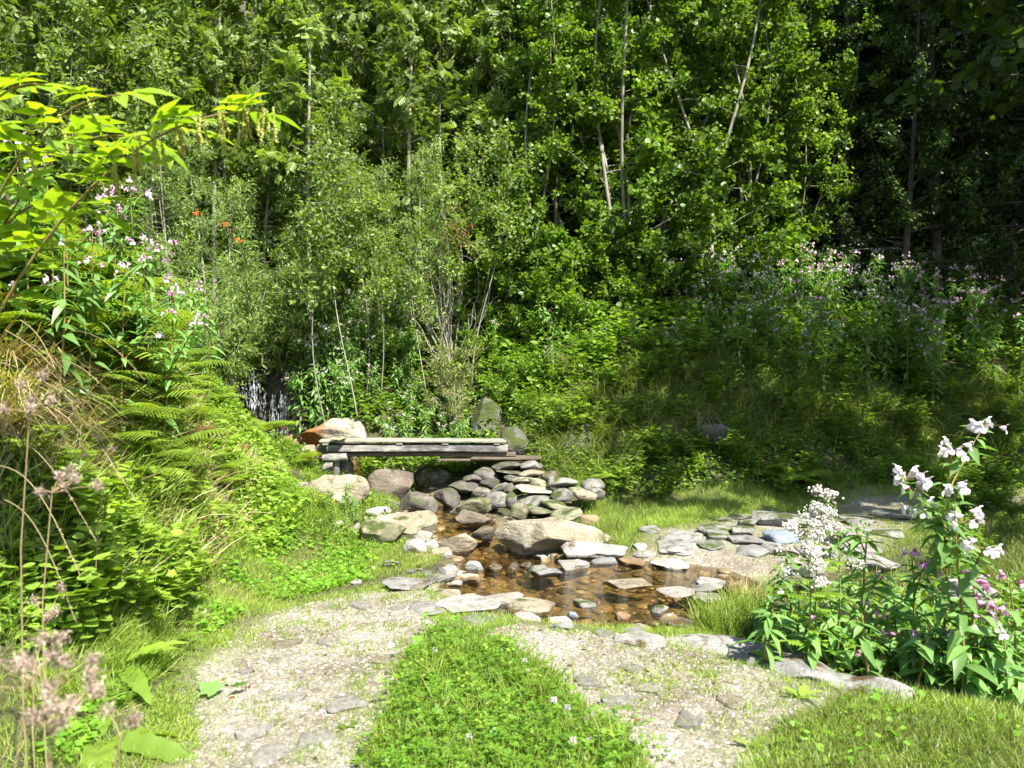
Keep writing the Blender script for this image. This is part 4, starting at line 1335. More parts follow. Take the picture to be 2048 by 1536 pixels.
tree(BARE[1], at_px(818, 15.0), 15.0, 1.0, "sapling with a bright pale trunk and bare lower stem, middle of the wood edge", None)
tree(BARE[0], at_px(292, 12.5), 12.5, .9, "thin pale-trunked sapling above the left balsam patch", None, rz=2.0)
tree(BARE[1], at_px(430, 14.2), 14.2, .95, "leaning grey-stemmed sapling left of the waterfall", None, rz=4.0)
for u, Y, s in [(-60, 10.5, .8), (120, 11.5, .9), (210, 13.2, 1), (350, 14.0, 1), (520, 16, 1), (700, 16.0, 1.05), (760, 15.4, .9), (900, 16.2, 1.0), (990, 15.6, 1), (-150, 13, 1), (40, 13.8, 1.05), (270, 15.5, 1.1), (450, 17, 1.1), (620, 17.5, 1.1), (860, 17.5, 1.1)]:
    tree(ASH[int(r.integers(3))], at_px(u, Y), Y, s * r.uniform(.92, 1.08), "feather-leaved sapling in the sunlit wood edge behind the waterfall", "feather-leaved saplings of the sunlit wood edge")
for u, Y, s in [(1060, 14.6, .95), (1180, 14.8, 1.05), (1290, 15.0, 1.1), (1400, 15.2, 1.1), (1500, 15.4, 1.0), (1120, 16.5, 1.2), (1260, 17, 1.25), (1390, 17.2, 1.2), (1590, 15.8, .85), (1020, 17, 1.2), (1480, 17.5, 1.0)]:
    tree(HAZ[int(r.integers(3))], at_px(u, Y), Y, s * r.uniform(.95, 1.05), "round-leaved hazel in the wood edge above the shaded right bank", "hazels above the right bank", "hazel", "tree")
for u, Y, s in [(470, 14.0, .62), (540, 15.2, .85), (690, 14.6, .7), (600, 15.6, .8), (760, 14.4, .55), (400, 12.6, .6), (330, 11.6, .55), (850, 14.6, .6)]:
    tree(WIL[int(r.integers(2))], at_px(u, Y), Y, s, "low narrow-leaved willow bushing over the waterfall rocks", "willows over the waterfall", "willow", "tree")
for x, y, s in [(-13, 16, 1.1), (-10.5, 17, 1.2), (-8, 19, 1.1), (-5.2, 19, 1.2), (-2.5, 19.5, 1.2), (0, 20, 1.2), (2.5, 20, 1.2), (-12, 21, 1.2), (-9, 22.5, 1.2), (-6.5, 22, 1.1), (-4, 23, 1.2), (-1, 23, 1.1), (1.5, 23, 1.2), (4, 22, 1.1),
                (-11, 12.5, 1.0), (-9, 14.5, 1.0), (-7.2, 16, 1.05), (-15, 19, 1.2), (-14, 24, 1.3), (-10, 26, 1.3), (-6, 27, 1.3), (-2, 27, 1.3), (2, 27, 1.3)]:
    tree(SMA[int(r.integers(2))], x, y, s * r.uniform(.92, 1.1), "slim green tree in the rows deeper up the wooded hillside", "slim trees deeper up the hillside", "slim_tree", "tree")
for x, y, s in [(5.8, 18.2, 1.0), (7.2, 17.2, 1.05), (8.6, 16.4, 1.0), (10.2, 15.8, 1.1), (6.5, 20.5, 1.1), (8.5, 20, 1.1), (10.5, 19, 1.1), (12.2, 17.5, 1.1), (5, 23.5, 1.1), (8, 24, 1.2), (11, 23, 1.2), (13.5, 21, 1.2), (5, 28, 1.2), (9, 28, 1.3), (13, 27, 1.3), (16, 24, 1.3)]:
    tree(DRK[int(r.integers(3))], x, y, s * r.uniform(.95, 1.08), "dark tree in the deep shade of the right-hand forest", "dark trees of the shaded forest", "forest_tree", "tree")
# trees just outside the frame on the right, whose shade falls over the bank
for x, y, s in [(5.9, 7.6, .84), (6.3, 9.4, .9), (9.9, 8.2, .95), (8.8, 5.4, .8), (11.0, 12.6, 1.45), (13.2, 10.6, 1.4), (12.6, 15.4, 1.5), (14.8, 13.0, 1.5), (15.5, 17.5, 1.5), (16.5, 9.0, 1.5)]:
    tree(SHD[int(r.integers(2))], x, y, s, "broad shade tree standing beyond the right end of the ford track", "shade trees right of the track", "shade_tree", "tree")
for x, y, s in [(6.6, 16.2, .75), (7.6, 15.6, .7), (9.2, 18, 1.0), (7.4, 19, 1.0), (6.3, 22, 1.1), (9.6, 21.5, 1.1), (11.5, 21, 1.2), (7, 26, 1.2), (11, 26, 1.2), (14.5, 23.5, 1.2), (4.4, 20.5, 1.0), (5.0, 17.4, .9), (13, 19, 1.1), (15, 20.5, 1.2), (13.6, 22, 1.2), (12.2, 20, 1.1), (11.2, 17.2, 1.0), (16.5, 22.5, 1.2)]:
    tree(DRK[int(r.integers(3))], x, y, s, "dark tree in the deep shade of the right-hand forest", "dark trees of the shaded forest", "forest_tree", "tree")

BS = [make_tree(270 + i, 5, .014, 'small', .5, 22, (.3, .7), per=60, wob=.35) for i in range(3)]
for k, u in enumerate([205, 250, 330, 370, 640, 700, 735, 720, 760, 790, 850, 880, 930, 965, 150, 660]):
    Y = 13.0 + (k * 7 % 5) * .35 - (1.6 if u < 400 else 0)
    tree(BS[k % 3], at_px(u, Y), Y, r.uniform(.65, 1.0), "thin pale whip of a sapling with a bare lower stem at the wood edge", "thin pale saplings of the wood edge")
# dead shrub with brown tufts
st, tf = MB(), MB()
r2 = np.random.default_rng(8)
for k in range(26):
    az = r2.uniform(0, 6.28)
    t = np.linspace(0, 1, 9)
    L = r2.uniform(1.2, 3.2)
    o_ = r2.uniform(.2, .95)
    sgn = np.sign(math.cos(az))
    P = np.c_[np.cos(az) * o_ * np.sin(t * 2.2), np.sin(az) * o_ * .5 * t, L * t]
    P += r2.normal(size=(9, 3)) * .02
    tube(st, P, np.linspace(.010, .002, 9), 4)
    for j in range(4):
        tb = r2.uniform(.3, .9)
        q = np.array([np.interp(tb, t, P[:, a]) for a in range(3)])
        d = unit(r2.normal(size=3) + [0, 0, .5])
        l2 = r2.uniform(.2, .6)
        tube(st, [q, q + d * l2 * .5 + [0, 0, .05], q + d * l2], [.005, .003, .001], 3)
for c in [(-.18, -.35, 2.35), (.22, -.35, 2.4), (.02, -.3, 2.6)]:
    n_ = 60
    D = unit(r2.normal(size=(n_, 3)) * [.5, .5, .4] + [0, 0, -.8])
    stamp(tf, L_NARROW, np.array(c) + r2.normal(size=(n_, 3)) * [.09, .08, .14], D, r2.normal(size=(n_, 3)), r2.uniform(.06, .13, n_), 0, r2.random(n_))
spawn("dead_shrub", [("branches", st.mesh("branches", M['twig_dead'], True)), ("withered_leaves", tf.mesh("withered_leaves", M['rust']))], "bare grey shrub with hanging rust-brown dead tufts in the wood edge", "shrub", (at_px(905, 13.9), 13.9, gz(at_px(905, 13.9), 13.9)))

# ------------------------------------------------------------------ bushes behind the bridge
BU = [make_bush(300, 1.5, .75), make_bush(301, 1.2, .7, L_OVATE, (.05, .085), 'fol_under', 14, 1800, 'stem_green')]
def put(parts, name, label, cat, u, vtop, Y, h, group=None, rz=None, squash=1.0):
    x = at_px(u, Y)
    z0 = gz(x, Y)
    zt = CAM_H - (vtop - 768) * Y / FPX
    s = max(.25, (zt - z0) / h)
    return spawn(name, parts, label, cat, (x, Y, z0), r.uniform(0, 6.3) if rz is None else rz, (min(s, 1.15) * squash if cat == 'balsam plant' else s * squash, min(s, 1.15) * squash if cat == 'balsam plant' else s * squash, s), group)
put(BU[0], "bush", "pale olive small-leaved bush behind the middle of the footbridge", "bush", 905, 640, 13.1, 1.5)
put(BU[0], "bush", "low creamy green bush overhanging the upright mossy boulder", "bush", 915, 738, 12.6, 1.5, rz=1.0)
put(BU[1], "bush", "leafy green bush between the waterfall and the pale olive bush", "bush", 805, 630, 14.0, 1.2)
put(BU[1], "bush", "dark green bush drooping over the top of the waterfall", "bush", 560, 640, 14.9, 1.2, rz=2)
for k, (u, v, Y, b) in enumerate([(960, 640, 13.8, 1), (1010, 590, 14.2, 1), (1070, 600, 13.8, 1), (1130, 570, 14.0, 1), (1190, 590, 13.9, 1), (1250, 600, 13.6, 1), (1040, 680, 13.0, 1), (1110, 690, 12.9, 0), (1310, 590, 14.2, 1), (1000, 730, 12.8, 1), (1170, 660, 13.2, 1), (1060, 770, 12.2, 1), (1230, 680, 13.0, 1), (1380, 560, 14.6, 1)]):
    put(BU[b], "bush", "green leafy bush between the dead shrub and the right bank's balsam", "bush", u, v, Y, (1.5, 1.2)[b], "bushes between the dead shrub and the right bank")
HB = [make_bush(306 + i, 1.6, .95, L_ROUND, (.04, .085), 'fol_hazel', 16, 3200, 'bark_dark') for i in range(2)]
for k, (u, v, Y) in enumerate([(1010, 420, 14.6), (1080, 470, 14.2), (1150, 400, 14.8), (1220, 470, 14.4), (1290, 410, 14.9), (1360, 460, 14.8), (1430, 420, 15.2), (1500, 440, 15.4), (960, 480, 14.6), (1120, 520, 13.8), (1260, 520, 14.0), (1560, 380, 16.0), (1400, 520, 14.6)]):
    put(HB[k % 2], "bush", "round-leaved hazel bush filling in below the hazel stems", "bush", u, v, Y, 1.6, "hazel bushes above the right bank")
WB = [make_bush(302 + i, 1.6, .9, L_NARROW, (.06, .10), 'fol_willow', 16, 2600) for i in range(2)]
for k, (u, v, Y) in enumerate([(400, 520, 11.5), (470, 470, 13.5), (540, 520, 14.4), (620, 560, 14.4), (690, 500, 14.8), (750, 540, 14.3), (380, 600, 10.8), (450, 600, 12.6), (520, 620, 14.7), (330, 560, 10.5), (800, 500, 14.8), (580, 460, 15.0), (430, 680, 12.6)]):
    put(WB[k % 2], "bush", "olive narrow-leaved bush in the thicket around the waterfall", "bush", u, v, Y, 1.6, "olive thicket around the waterfall")
put(BU[0], "bush", "grey green thicket left above the waterfall", "bush", 440, 600, 13.2, 1.5, rz=3)

# ------------------------------------------------------------------ balsam stands
BAL = [make_balsam(400 + i, ('pink', 'palepink'), 1.6, .08, 17, .033) for i in range(4)]
BALW = [make_balsam(410 + i, ('palepink', 'white'), 1.5, .08, 16, .033) for i in range(2)]
BALG = [make_balsam(420 + i, ('palepink',), 1.2, .05, 2, .03, .6, 3) for i in range(3)]
def balsam(pool, u, vtop, Y, label, group):
    b = pool[int(r.integers(len(pool)))]
    while Y < 17 and CAM_H - (vtop - 768) * Y / FPX - gz(at_px(u, Y), Y) > 1.55:
        Y += .2
    return put(b[0], "balsam", label, "balsam plant", u, vtop, Y, b[1], group, squash=.95)
def fillb(pools, n, u0, u1, vf, Y0, Y1, label, group, jit=30, seed=0):
    rr_ = np.random.default_rng(seed)
    for k in range(n):
        u = rr_.uniform(u0, u1)
        Y = rr_.uniform(Y0, Y1)
        balsam(pools[int(rr_.integers(len(pools)))], u, vf(u, (Y - Y0) / (Y1 - Y0)) + rr_.uniform(-jit, jit), Y, label, group)
fillb([BAL, BAL, BALW], 78, 1340, 1860, lambda u, k: 640 - 160 * k + (1600 - u) * .02 if u > 1480 else 690 - 170 * k, 12.3, 14.6, "pink-flowered balsam in the dense stand crowning the right bank", "balsam stand on the right bank", 35, 1)
fillb([BAL, BAL], 30, 1840, 2080, lambda u, k: 640 - 230 * k, 12.6, 15.0, "tall balsam in the dark corner at the forest's edge", "balsam at the dark forest edge", 40, 2)
fillb([BAL, BALG], 16, 1080, 1340, lambda u, k: 700 - 110 * k, 12.3, 14.0, "balsam at the thin left end of the right bank's stand", "balsam at the stand's left end", 30, 3)
fillb([BALG, BALG, BALW], 58, 585, 830, lambda u, k: 810 - 215 * k, 12.9, 14.4, "leafy bright green balsam crowding behind the rusty boulder", "leafy balsam behind the rusty boulder", 25, 4)
fillb([BALW, BALG], 16, 770, 935, lambda u, k: 850 - 70 * k, 11.9, 12.9, "low balsam with pale flowers just behind the footbridge deck", "low balsam behind the deck", 14, 5)
fillb([BALW, BAL], 14, 690, 1040, lambda u, k: 620 - 40 * k, 13.8, 14.9, "balsam with pink tops at the foot of the wood edge", "balsam at the wood edge foot", 25, 6)
fillb([BALG], 8, 700, 960, lambda u, k: 950 - 30 * k, 11.1, 11.6, "small leafy balsam in the shade under the footbridge", "small balsam under the deck", 10, 7)
for k, (u, v, Y) in enumerate([(390, 305, 7.0), (300, 330, 7.2), (225, 380, 6.4), (105, 330, 6.2), (140, 400, 6.0), (260, 430, 6.6), (340, 400, 7.2), (405, 420, 7.6), (180, 470, 5.9), (300, 500, 6.6), (360, 520, 7.0), (240, 540, 6.2), (420, 590, 8.0), (60, 300, 6.6), (330, 590, 7.4), (120, 500, 5.8), (380, 470, 7.6), (280, 380, 7.0)]):
    for Y in np.arange(5.0, 13, .15):
        if CAM_H - (v - 768) * Y / FPX - gz(at_px(u, Y), Y) < 1.5:
            break
    balsam(BAL if k % 3 else BALG, u, v, Y, "tall drooping-leaved balsam with pink flowers above the left fern bank", "balsam above the left fern bank")
for k, (u, v, Y) in enumerate([(690, 955, 9.0), (706, 985, 8.95), (660, 1000, 8.9)]):
    balsam(BALG, u, v, Y, "small bright balsam growing in front of the square-cut tan boulder", "balsam at the square-cut boulder")

# hero balsam in the right foreground
r3 = np.random.default_rng(66)
FLM = {}
for k in ('pink', 'palepink', 'blush'):
    mb = MB()
    stamp(mb, FLOWER, np.zeros((1, 3)), np.array([0, 1.0, 0]), np.array([[0, 0, 1.0]]), 1.0, 0, .5)
    FLM[k] = mb.mesh("flower", M[k], True)
def hero(u, vtop, Y, seed, petal, label, nflow=8, h=None, fs=.040, ll=(.14, .22), lean=.10, droop=.35, group=None, br=3):
    Y = 4.4 + (Y - 3.3) * .65
    x = at_px(u, Y)
    z0 = gz(x, Y)
    h = CAM_H - (vtop - 768) * Y / FPX - z0
    parts, _, fl = make_balsam(seed, (petal,), h, lean, nflow, fs, droop, br, ll, True)
    o = spawn("balsam", parts, label, "balsam plant", (x, Y, z0), 0, 1, group)
    for (e, d, s) in fl:
        f = link("flower", FLM[petal], o)
        f.location = tuple(e)
        f.rotation_euler = Vector(d).to_track_quat('Y', 'Z').to_euler()
        f.scale = (s, s, s)
hero(1885, 905, 3.75, 501, 'blush', "tallest balsam in the right foreground, crowned with near-white flowers", 34, lean=.05, br=3, fs=.048)
hero(1925, 985, 3.45, 502, 'blush', "second tallest foreground balsam, white flowers leaning to the right edge", 26, lean=.06, br=3, fs=.048)
hero(1730, 1060, 4.1, 503, 'palepink', "foreground balsam with a big leafy top and no open flowers, right of the meadowsweet", 0, br=3)
hero(1835, 1110, 4.2, 504, 'pink', "foreground balsam with a small mauve and white flower cluster midway up", 8, br=2)
hero(1935, 1165, 3.5, 505, 'pink', "foreground balsam with the largest deep pink flower cluster", 9, fs=.055, br=1)
hero(2030, 1165, 3.6, 506, 'pink', "pink balsam cut by the right edge of the view", 8, br=2)
hero(1580, 1115, 4.75, 507, 'blush', "leafy balsam with one white flower below the meadowsweet", 1, br=3, ll=(.14, .2))
for k, (u, v, Y, pt, nf) in enumerate([(1640, 1180, 4.6, 'pink', 2), (1690, 1230, 4.3, 'pink', 4), (1760, 1200, 4.2, 'pink', 3), (1560, 1200, 5.0, 'pink', 1), (1520, 1225, 5.2, 'pink', 0), (1620, 1250, 4.7, 'pink', 3), (1800, 1260, 3.9, 'pink', 4), (1870, 1270, 3.7, 'palepink', 5), (1960, 1260, 3.5, 'palepink', 4), (2020, 1280, 3.4, 'pink', 0), (1720, 1300, 4.0, 'pink', 3),
        (1840, 1330, 3.7, 'palepink', 0), (1930, 1330, 3.5, 'palepink', 0), (1590, 1280, 4.9, 'pink', 0), (1660, 1150, 5.4, 'pink', 0), (1780, 1140, 5.0, 'pink', 2), (2000, 1210, 4.2, 'pink', 3), (1900, 1220, 4.4, 'pink', 2), (1700, 1160, 5.6, 'palepink', 1), (1850, 1180, 5.0, 'pink', 0), (1480, 1230, 5.6, 'pink', 0), (2040, 1330, 3.3, 'pink', 0)] + [(u_, 1215 + (j * 37) % 70, 3.6 + (j % 3) * .25, 'pink', 1 if j % 4 == 0 else 0) for j, u_ in enumerate(range(1530, 2060, 34))]):
    hero(u, v, Y, 520 + k, pt, "knee-high balsam in the leafy thicket behind the bedrock ledge", nf, lean=.16, br=2, ll=(.12, .21), group="low balsam behind the bedrock ledge")

# meadowsweet
def meadowsweet(u, vtop, Y, seed, label):
    rr_ = np.random.default_rng(seed)
    x = at_px(u, Y)
    z0 = gz(x, Y)
    h = CAM_H - (vtop - 768) * Y / FPX - z0
    st, fo, fl = MB(), MB(), MB()
    t = np.linspace(0, 1, 7)
    P = np.c_[.03 * np.sin(t * 3), .02 * t, h * t]
    P[0, 2] = -.1
    tube(st, P, np.linspace(.006, .003, 7), 5)
    for k in range(9):
        tb = rr_.uniform(.55, 1)
        q = np.array([np.interp(tb, t, P[:, a]) for a in range(3)])
        az = rr_.uniform(0, 6.28)
        L = rr_.uniform(.06, .16)
        e = q + [math.cos(az) * L * .8, math.sin(az) * L * .8, L * .7]
        tube(st, [q, (q + e) / 2 + [0, 0, -.01], e], [.0025, .002, .0015], 4)
        n_ = 95
        D = unit(rr_.normal(size=(n_, 3)))
        Pp = e + rr_.normal(size=(n_, 3)) * np.array([.020, .020, .014])
        stamp(fl, ICO1, Pp, D, rr_.normal(size=(n_, 3)), rr_.uniform(.0045, .0085, n_), 0, rr_.random(n_))
    for k in range(16):
        tb = rr_.uniform(.1, .85)
        q = np.array([np.interp(tb, t, P[:, a]) for a in range(3)])
        az = rr_.uniform(0, 6.28)
        stamp(fo, L_PINN, q[None], np.array([math.cos(az), math.sin(az), .2]), np.array([[0, 0, 1.0]]), rr_.uniform(.1, .18), 0, rr_.random())
    spawn("meadowsweet", [("stem", st.mesh("stem", M['stem_green'], True)), ("foliage", fo.mesh("foliage", M['fol_bramble'])), ("flower_heads", fl.mesh("flower_heads", M['white']))], label, "meadowsweet", (x, Y, z0))
meadowsweet(1625, 1000, 4.7, 1, "fluffy white meadowsweet plume, taller left stem beside the ford track")
meadowsweet(1672, 1010, 4.8, 2, "fluffy white meadowsweet plume, right stem of the pair beside the ford track")
meadowsweet(1612, 1075, 4.6, 3, "short meadowsweet with creamy heads below the two plumes")

# ------------------------------------------------------------------ left bank: ferns, brambles, goat's beard
rf = np.random.default_rng(77)
nfern = 0
for (u, v, sc_) in [(10, 640, 1.0), (90, 640, 1.1), (170, 650, 1.1), (240, 660, 1.1), (50, 700, 1.0), (130, 710, 1.0), (210, 720, 1.0), (290, 700, 1.1), (330, 730, 1.1), (250, 770, 1.0), (170, 780, .9), (360, 780, 1.0), (300, 830, .9), (220, 850, .9), (380, 850, .9), (270, 910, .8), (340, 920, .8),
                    (420, 880, .7), (400, 940, .7), (460, 920, .6), (500, 950, .55), (440, 980, .6), (540, 960, .5), (390, 700, 1.1), (350, 650, 1.2), (60, 560, 1.2), (150, 570, 1.2), (250, 590, 1.2), (20, 500, 1.2), (430, 800, .8), (560, 990, .4), (20, 590, 1.1)]:
    nfern += 1
    fern(hit(u + rf.uniform(-45, 45), v + rf.uniform(10, 50)), rf.uniform(.5, .8) * sc_, "sunny yellow-green fern on the steep left bank", "ferns on the left bank", 7, 2000 + nfern)
    fern(hit(u, v), rf.uniform(.6, .85) * sc_, "sunny yellow-green fern on the steep left bank", "ferns on the left bank", 8, 1000 + nfern)
x = at_px(520, 12.2)
fern((x, 12.2, gz(x, 12.2)), .9, "fresh green fern leaning towards the waterfall's foot", None, 8, 5)
x = at_px(606, 10.9)
fern((x, 10.7, gz(x, 10.7)), .55, "small fern against the rounded boulder at the footbridge's left end", None, 7, 6)
x = at_px(1190, 11.0)
fern((x, 10.9, gz(x, 10.9)), .7, "dark fern beside the half-hidden grey boulder on the right bank", None, 8, 7)
x = at_px(1570, 11.3)
fern((x, 11.2, gz(x, 11.2)), .8, "bluish dark fern at the foot of the shaded right bank", None, 8, 9)
x = at_px(60, 2.15)
fern((x, 2.15, gz(x, 2.15)), .85, "blurred fern in the nearest left corner", None, 8, 8)
x = at_px(230, 2.9)

CLOV_W = PW([(880, 1285), (960, 1275), (1060, 1340), (1130, 1400), (1220, 1490), (1250, 1536), (760, 1536), (800, 1450), (830, 1370)])
BRA = [make_herb(600 + i, .5, L_SERR, (.07, .12), 'fol_bramble', 6, .32) for i in range(3)] + [make_herb(610 + i, .45, L_PALM, (.07, .12), 'fol_bramble', 6, .34, 6) for i in range(2)]
NET = [make_herb(620 + i, .55, L_SERR, (.05, .09), 'fol_under', 6, .2, 9) for i in range(3)]
k = 0
for p in scatter(PW([(0, 1000), (0, 1330), (120, 1400), (300, 1290), (400, 1220), (420, 1130), (330, 1000), (180, 960)]), 44, 40):
    spawn("bramble", BRA[k % 5], "broad-leaved bramble in the sunny tangle at the foot of the left bank", "bramble", p, rf.uniform(0, 6.3), rf.uniform(.55, 1.0), "brambles at the left bank foot")
    k += 1
for p in scatter(PW([(330, 1000), (420, 1130), (560, 1070), (640, 1030), (560, 950), (430, 880), (360, 900)]), 26, 41):
    spawn("weed", BRA[k % 3], "small leafy weed on the grassy slope left of the boulders", "weed", p, rf.uniform(0, 6.3), rf.uniform(.35, .65), "weeds on the grassy slope")
    k += 1
for p in scatter(PW([(1200, 990), (1260, 900), (1500, 900), (2048, 930), (2048, 985), (1600, 1000), (1300, 1015)]), 60, 42):
    spawn("nettle", NET[k % 3], "dark green nettle in the shady bed at the foot of the right bank", "nettle", p, rf.uniform(0, 6.3), rf.uniform(.7, 1.15), "nettles at the right bank foot")
    k += 1
for p in scatter(PW([(1060, 880), (1230, 760), (1300, 720), (1500, 820), (1400, 880), (1250, 900), (1080, 940)]), 26, 43):
    spawn("weed", NET[k % 3], "sparse herb among the dim grasses on the right bank's face", "weed", p, rf.uniform(0, 6.3), rf.uniform(.4, .8), "herbs on the right bank's face")
    k += 1

for p in scatter(PW([(1040, 900), (1060, 780), (1250, 690), (1500, 720), (2048, 750), (2048, 900), (1500, 900), (1250, 930)]), 46, 47):
    spawn("tall_herb", NET[k % 3], "knee-high leafy herb standing out of the dim grass on the right bank", "herb", p, rf.uniform(0, 6.3), rf.uniform(1.0, 1.6), "tall herbs on the right bank")
    k += 1
for p in scatter(PW([(1850, 1030), (2048, 1005), (2048, 1190), (1900, 1160)]), 26, 49):
    spawn("nettle", NET[k % 3], "dark nettle in the shade behind the foreground balsam at the right edge", "nettle", p, rf.uniform(0, 6.3), rf.uniform(.5, .9), "nettles behind the foreground balsam")
    k += 1
for p in scatter(CLOV_W, 26, 46):
    spawn("weed", BRA[k % 5], "little broad-leaved weed among the clover between the wheel tracks", "weed", p, rf.uniform(0, 6.3), rf.uniform(.16, .34), "weeds in the clover strip")
    k += 1
# goat's beard: arching stems over the upper left corner
def goat(base, tips, label, seed):
    rr_ = np.random.default_rng(seed)
    st, fo, sp = MB(), MB(), MB()
    lf = []
    big = leaf_tpl([0, .1, .3, .55, .8, 1], [.02, .14, .26, .22, .10, .004], .22, .2)
    comp = merge_tpl([place_tpl(big, (0, .45, 0), (0, 1, -.1), (0, 0, 1), .62)] + [place_tpl(big, (0, .42, 0), (s * .75, .62, -.1), (0, 0, 1), .52) for s in (-1, 1)] +
                     [place_tpl(big, (0, .2, 0), (s * .95, .3, -.1), (0, 0, 1), .42) for s in (-1, 1)] + [(np.array([(-.01, 0, 0), (.01, 0, 0), (.006, .5, 0), (-.006, .5, 0)]), np.array([(0, 1, 2, 3)]), ET)])
    for (mid, tip, spikes, nl) in tips:
        b, m_, e = np.array(base), np.array(mid), np.array(tip)
        t = np.linspace(0, 1, 22)[:, None]
        P = (1 - t) ** 2 * b + 2 * t * (1 - t) * m_ + t ** 2 * e
        tube(st, P, np.linspace(.009, .003, 22), 6)
        D = unit(np.gradient(P, axis=0))
        for k in range(nl):
            i = int(8 + 13.5 * k / nl)
            sd = unit(np.cross(D[i], [0, 0, 1])) * (1 if k % 2 else -1)
            d = unit(D[i] * .7 + sd * rr_.uniform(.4, 1.1) + np.array([0, 0, rr_.uniform(-.25, .25)]))
            stamp(fo, comp, P[i][None], d, np.array([[0, -.35, 1.0]]) + rr_.normal(size=(1, 3)) * .2, rr_.uniform(.17, .27), 0, np.clip(.6 + rr_.normal() * .2, 0, 1))
        for k in range(spikes):
            i = int(14 + 7.9 * k / max(1, spikes))
            L = rr_.uniform(.07, .14)
            q = P[i] + rr_.normal(size=3) * .012
            n_ = 120
            tt_ = rr_.random(n_)
            off = np.array([rr_.uniform(-.015, .03), rr_.uniform(-.02, .02), -L])
            Pp = q + off * tt_[:, None] + rr_.normal(size=(n_, 3)) * .0022
            tube(sp, [q, q + off * .5 + [.004, 0, 0], q + off], [.0015, .0012, .0006], 3, 0, .3)
            stamp(sp, ICO1, Pp, np.array([0, 0, 1.0]), np.array([1.0, 0, 0]), rr_.uniform(.0022, .0045, n_), 0, rr_.random(n_))
    o = spawn("goatsbeard", [], label, "shrub", (0, 0, 0))
    for nme, mb_, mt in (("stems", st, 'stem_red'), ("foliage", fo, 'fol_goat'), ("flower_spikes", sp, 'catkin')):
        if mb_.n:
            V = mb_.V
            mb_.V = [v - np.array(base) for v in V]
            link(nme, mb_.mesh(nme, M[mt], True), o)
    o.location = tuple(base)
gb = (-2.75, 3.5, gz(-2.75, 3.5))
goat(gb, [(W(60, 205, 3.25), W(535, 220, 3.1), 40, 18), (W(-60, 190, 3.3), W(240, 190, 3.0), 4, 11), (W(-160, 120, 3.3), W(90, 170, 3.0), 0, 8)], "arching goat's beard spray with hanging flower spikes in the top left corner", 3)
gb2 = (-2.9, 3.9, gz(-2.9, 3.9))
goat(gb2, [(W(0, 120, 3.6), W(330, 300, 3.3), 0, 13), (W(-60, 270, 3.7), W(190, 430, 3.4), 0, 11), (W(-100, 230, 3.5), W(120, 310, 3.3), 0, 9), (W(-100, 330, 3.6), W(100, 490, 3.4), 0, 9)], "broad-leaved goat's beard hanging below the flowering spray at the left edge", 4)

# docks, fallen leaves, faded flower heads
_dt = np.linspace(0, 1, 21)
L_DOCK = leaf_tpl(_dt, np.where(_dt < .12, .014, .13 * np.sin(np.pi * np.clip((_dt - .1) / .9, 0, 1) ** .8) ** .75 * (1 + .10 * np.sin(_dt * 47)) + .004), .32, .5)
L_DOCK[0][:, 2] += np.where(np.arange(63) % 3 != 1, .018 * np.sin(np.repeat(_dt, 3) * 31), 0)
def dock(p, s, n, label, seed, up=.7, group=None):
    rr_ = np.random.default_rng(seed)
    fo = MB()
    for k in range(n):
        az = k * 6.283 / n + rr_.uniform(-.4, .4)
        el = up + rr_.uniform(-.35, .35)
        D = np.array([math.cos(az) * math.cos(el), math.sin(az) * math.cos(el), math.sin(el)])
        stamp(fo, L_DOCK, np.array([[0, 0, -.01]]), D, np.array([[0, 0, 1.0]]) + rr_.normal(size=(1, 3)) * .15, rr_.uniform(.75, 1.2), 0, rr_.uniform(.3, .9))
    o = link("dock_plant", fo.mesh("dock_plant", M['fol_bramble'], True))
    o.location = tuple(p)
    o.scale = (s, s, s)
    tag(o, label, "dock", group)
dock(hit(235, 1345), .36, 7, "large dock with long curved leaves at the foot of the brambles", 1, .5)
dock(hit(200, 1490), .42, 6, "pale dock with broad leaves in the lower left grass", 2, .35)
dock(hit(1000, 1440), .16, 6, "broad light green dock in the middle of the clover strip", 3, .8)
dock(hit(880, 1340), .16, 6, "upright dock near the far end of the clover strip", 4, 1.0)
dock(hit(1500, 1500), .10, 6, "little dock rosette in the lower right grass", 5, .7)
dock(hit(1600, 1400), .14, 5, "small dock beside the near end of the bedrock ledge", 6, .9)
dock(hit(330, 1300), .2, 6, "small dock where the brambles meet the gravel", 7, .5)
mb = MB()
stamp(mb, L_PALM, np.array([[0, 0, 0.02], [.07, .03, .03]]), np.array([[-.9, .3, .25], [.9, .1, .3]]), np.array([[.2, -.3, 1], [.1, .4, .8]]), np.array([.13, .10]), 0, np.array([.8, .6]))
o = link("fallen_leaf", mb.mesh("fallen_leaf", M['fol_balsam']))
p = hit(435, 1400)
o.location = (p[0], p[1], p[2] + .02)
tag(o, "crumpled greyish green leaf lying on the gravel at the left", "leaf")
mb = MB()
stamp(mb, L_OVATE, np.array([[0, 0, .01], [.04, .02, .012], [-.03, .03, .01]]), np.array([[1, .2, .1], [-.3, .9, .1], [.5, -.8, .1]]), np.array([0, 0, 1.0]), np.array([.06, .05, .06]), 0, .3)
o = link("fallen_leaf", mb.mesh("fallen_leaf", M['grass_dk']))
o.location = tuple(hit(690, 1462) + np.array([0, 0, .005]))
tag(o, "small heap of dark wilted leaves on the gravel left of the clover", "leaf")

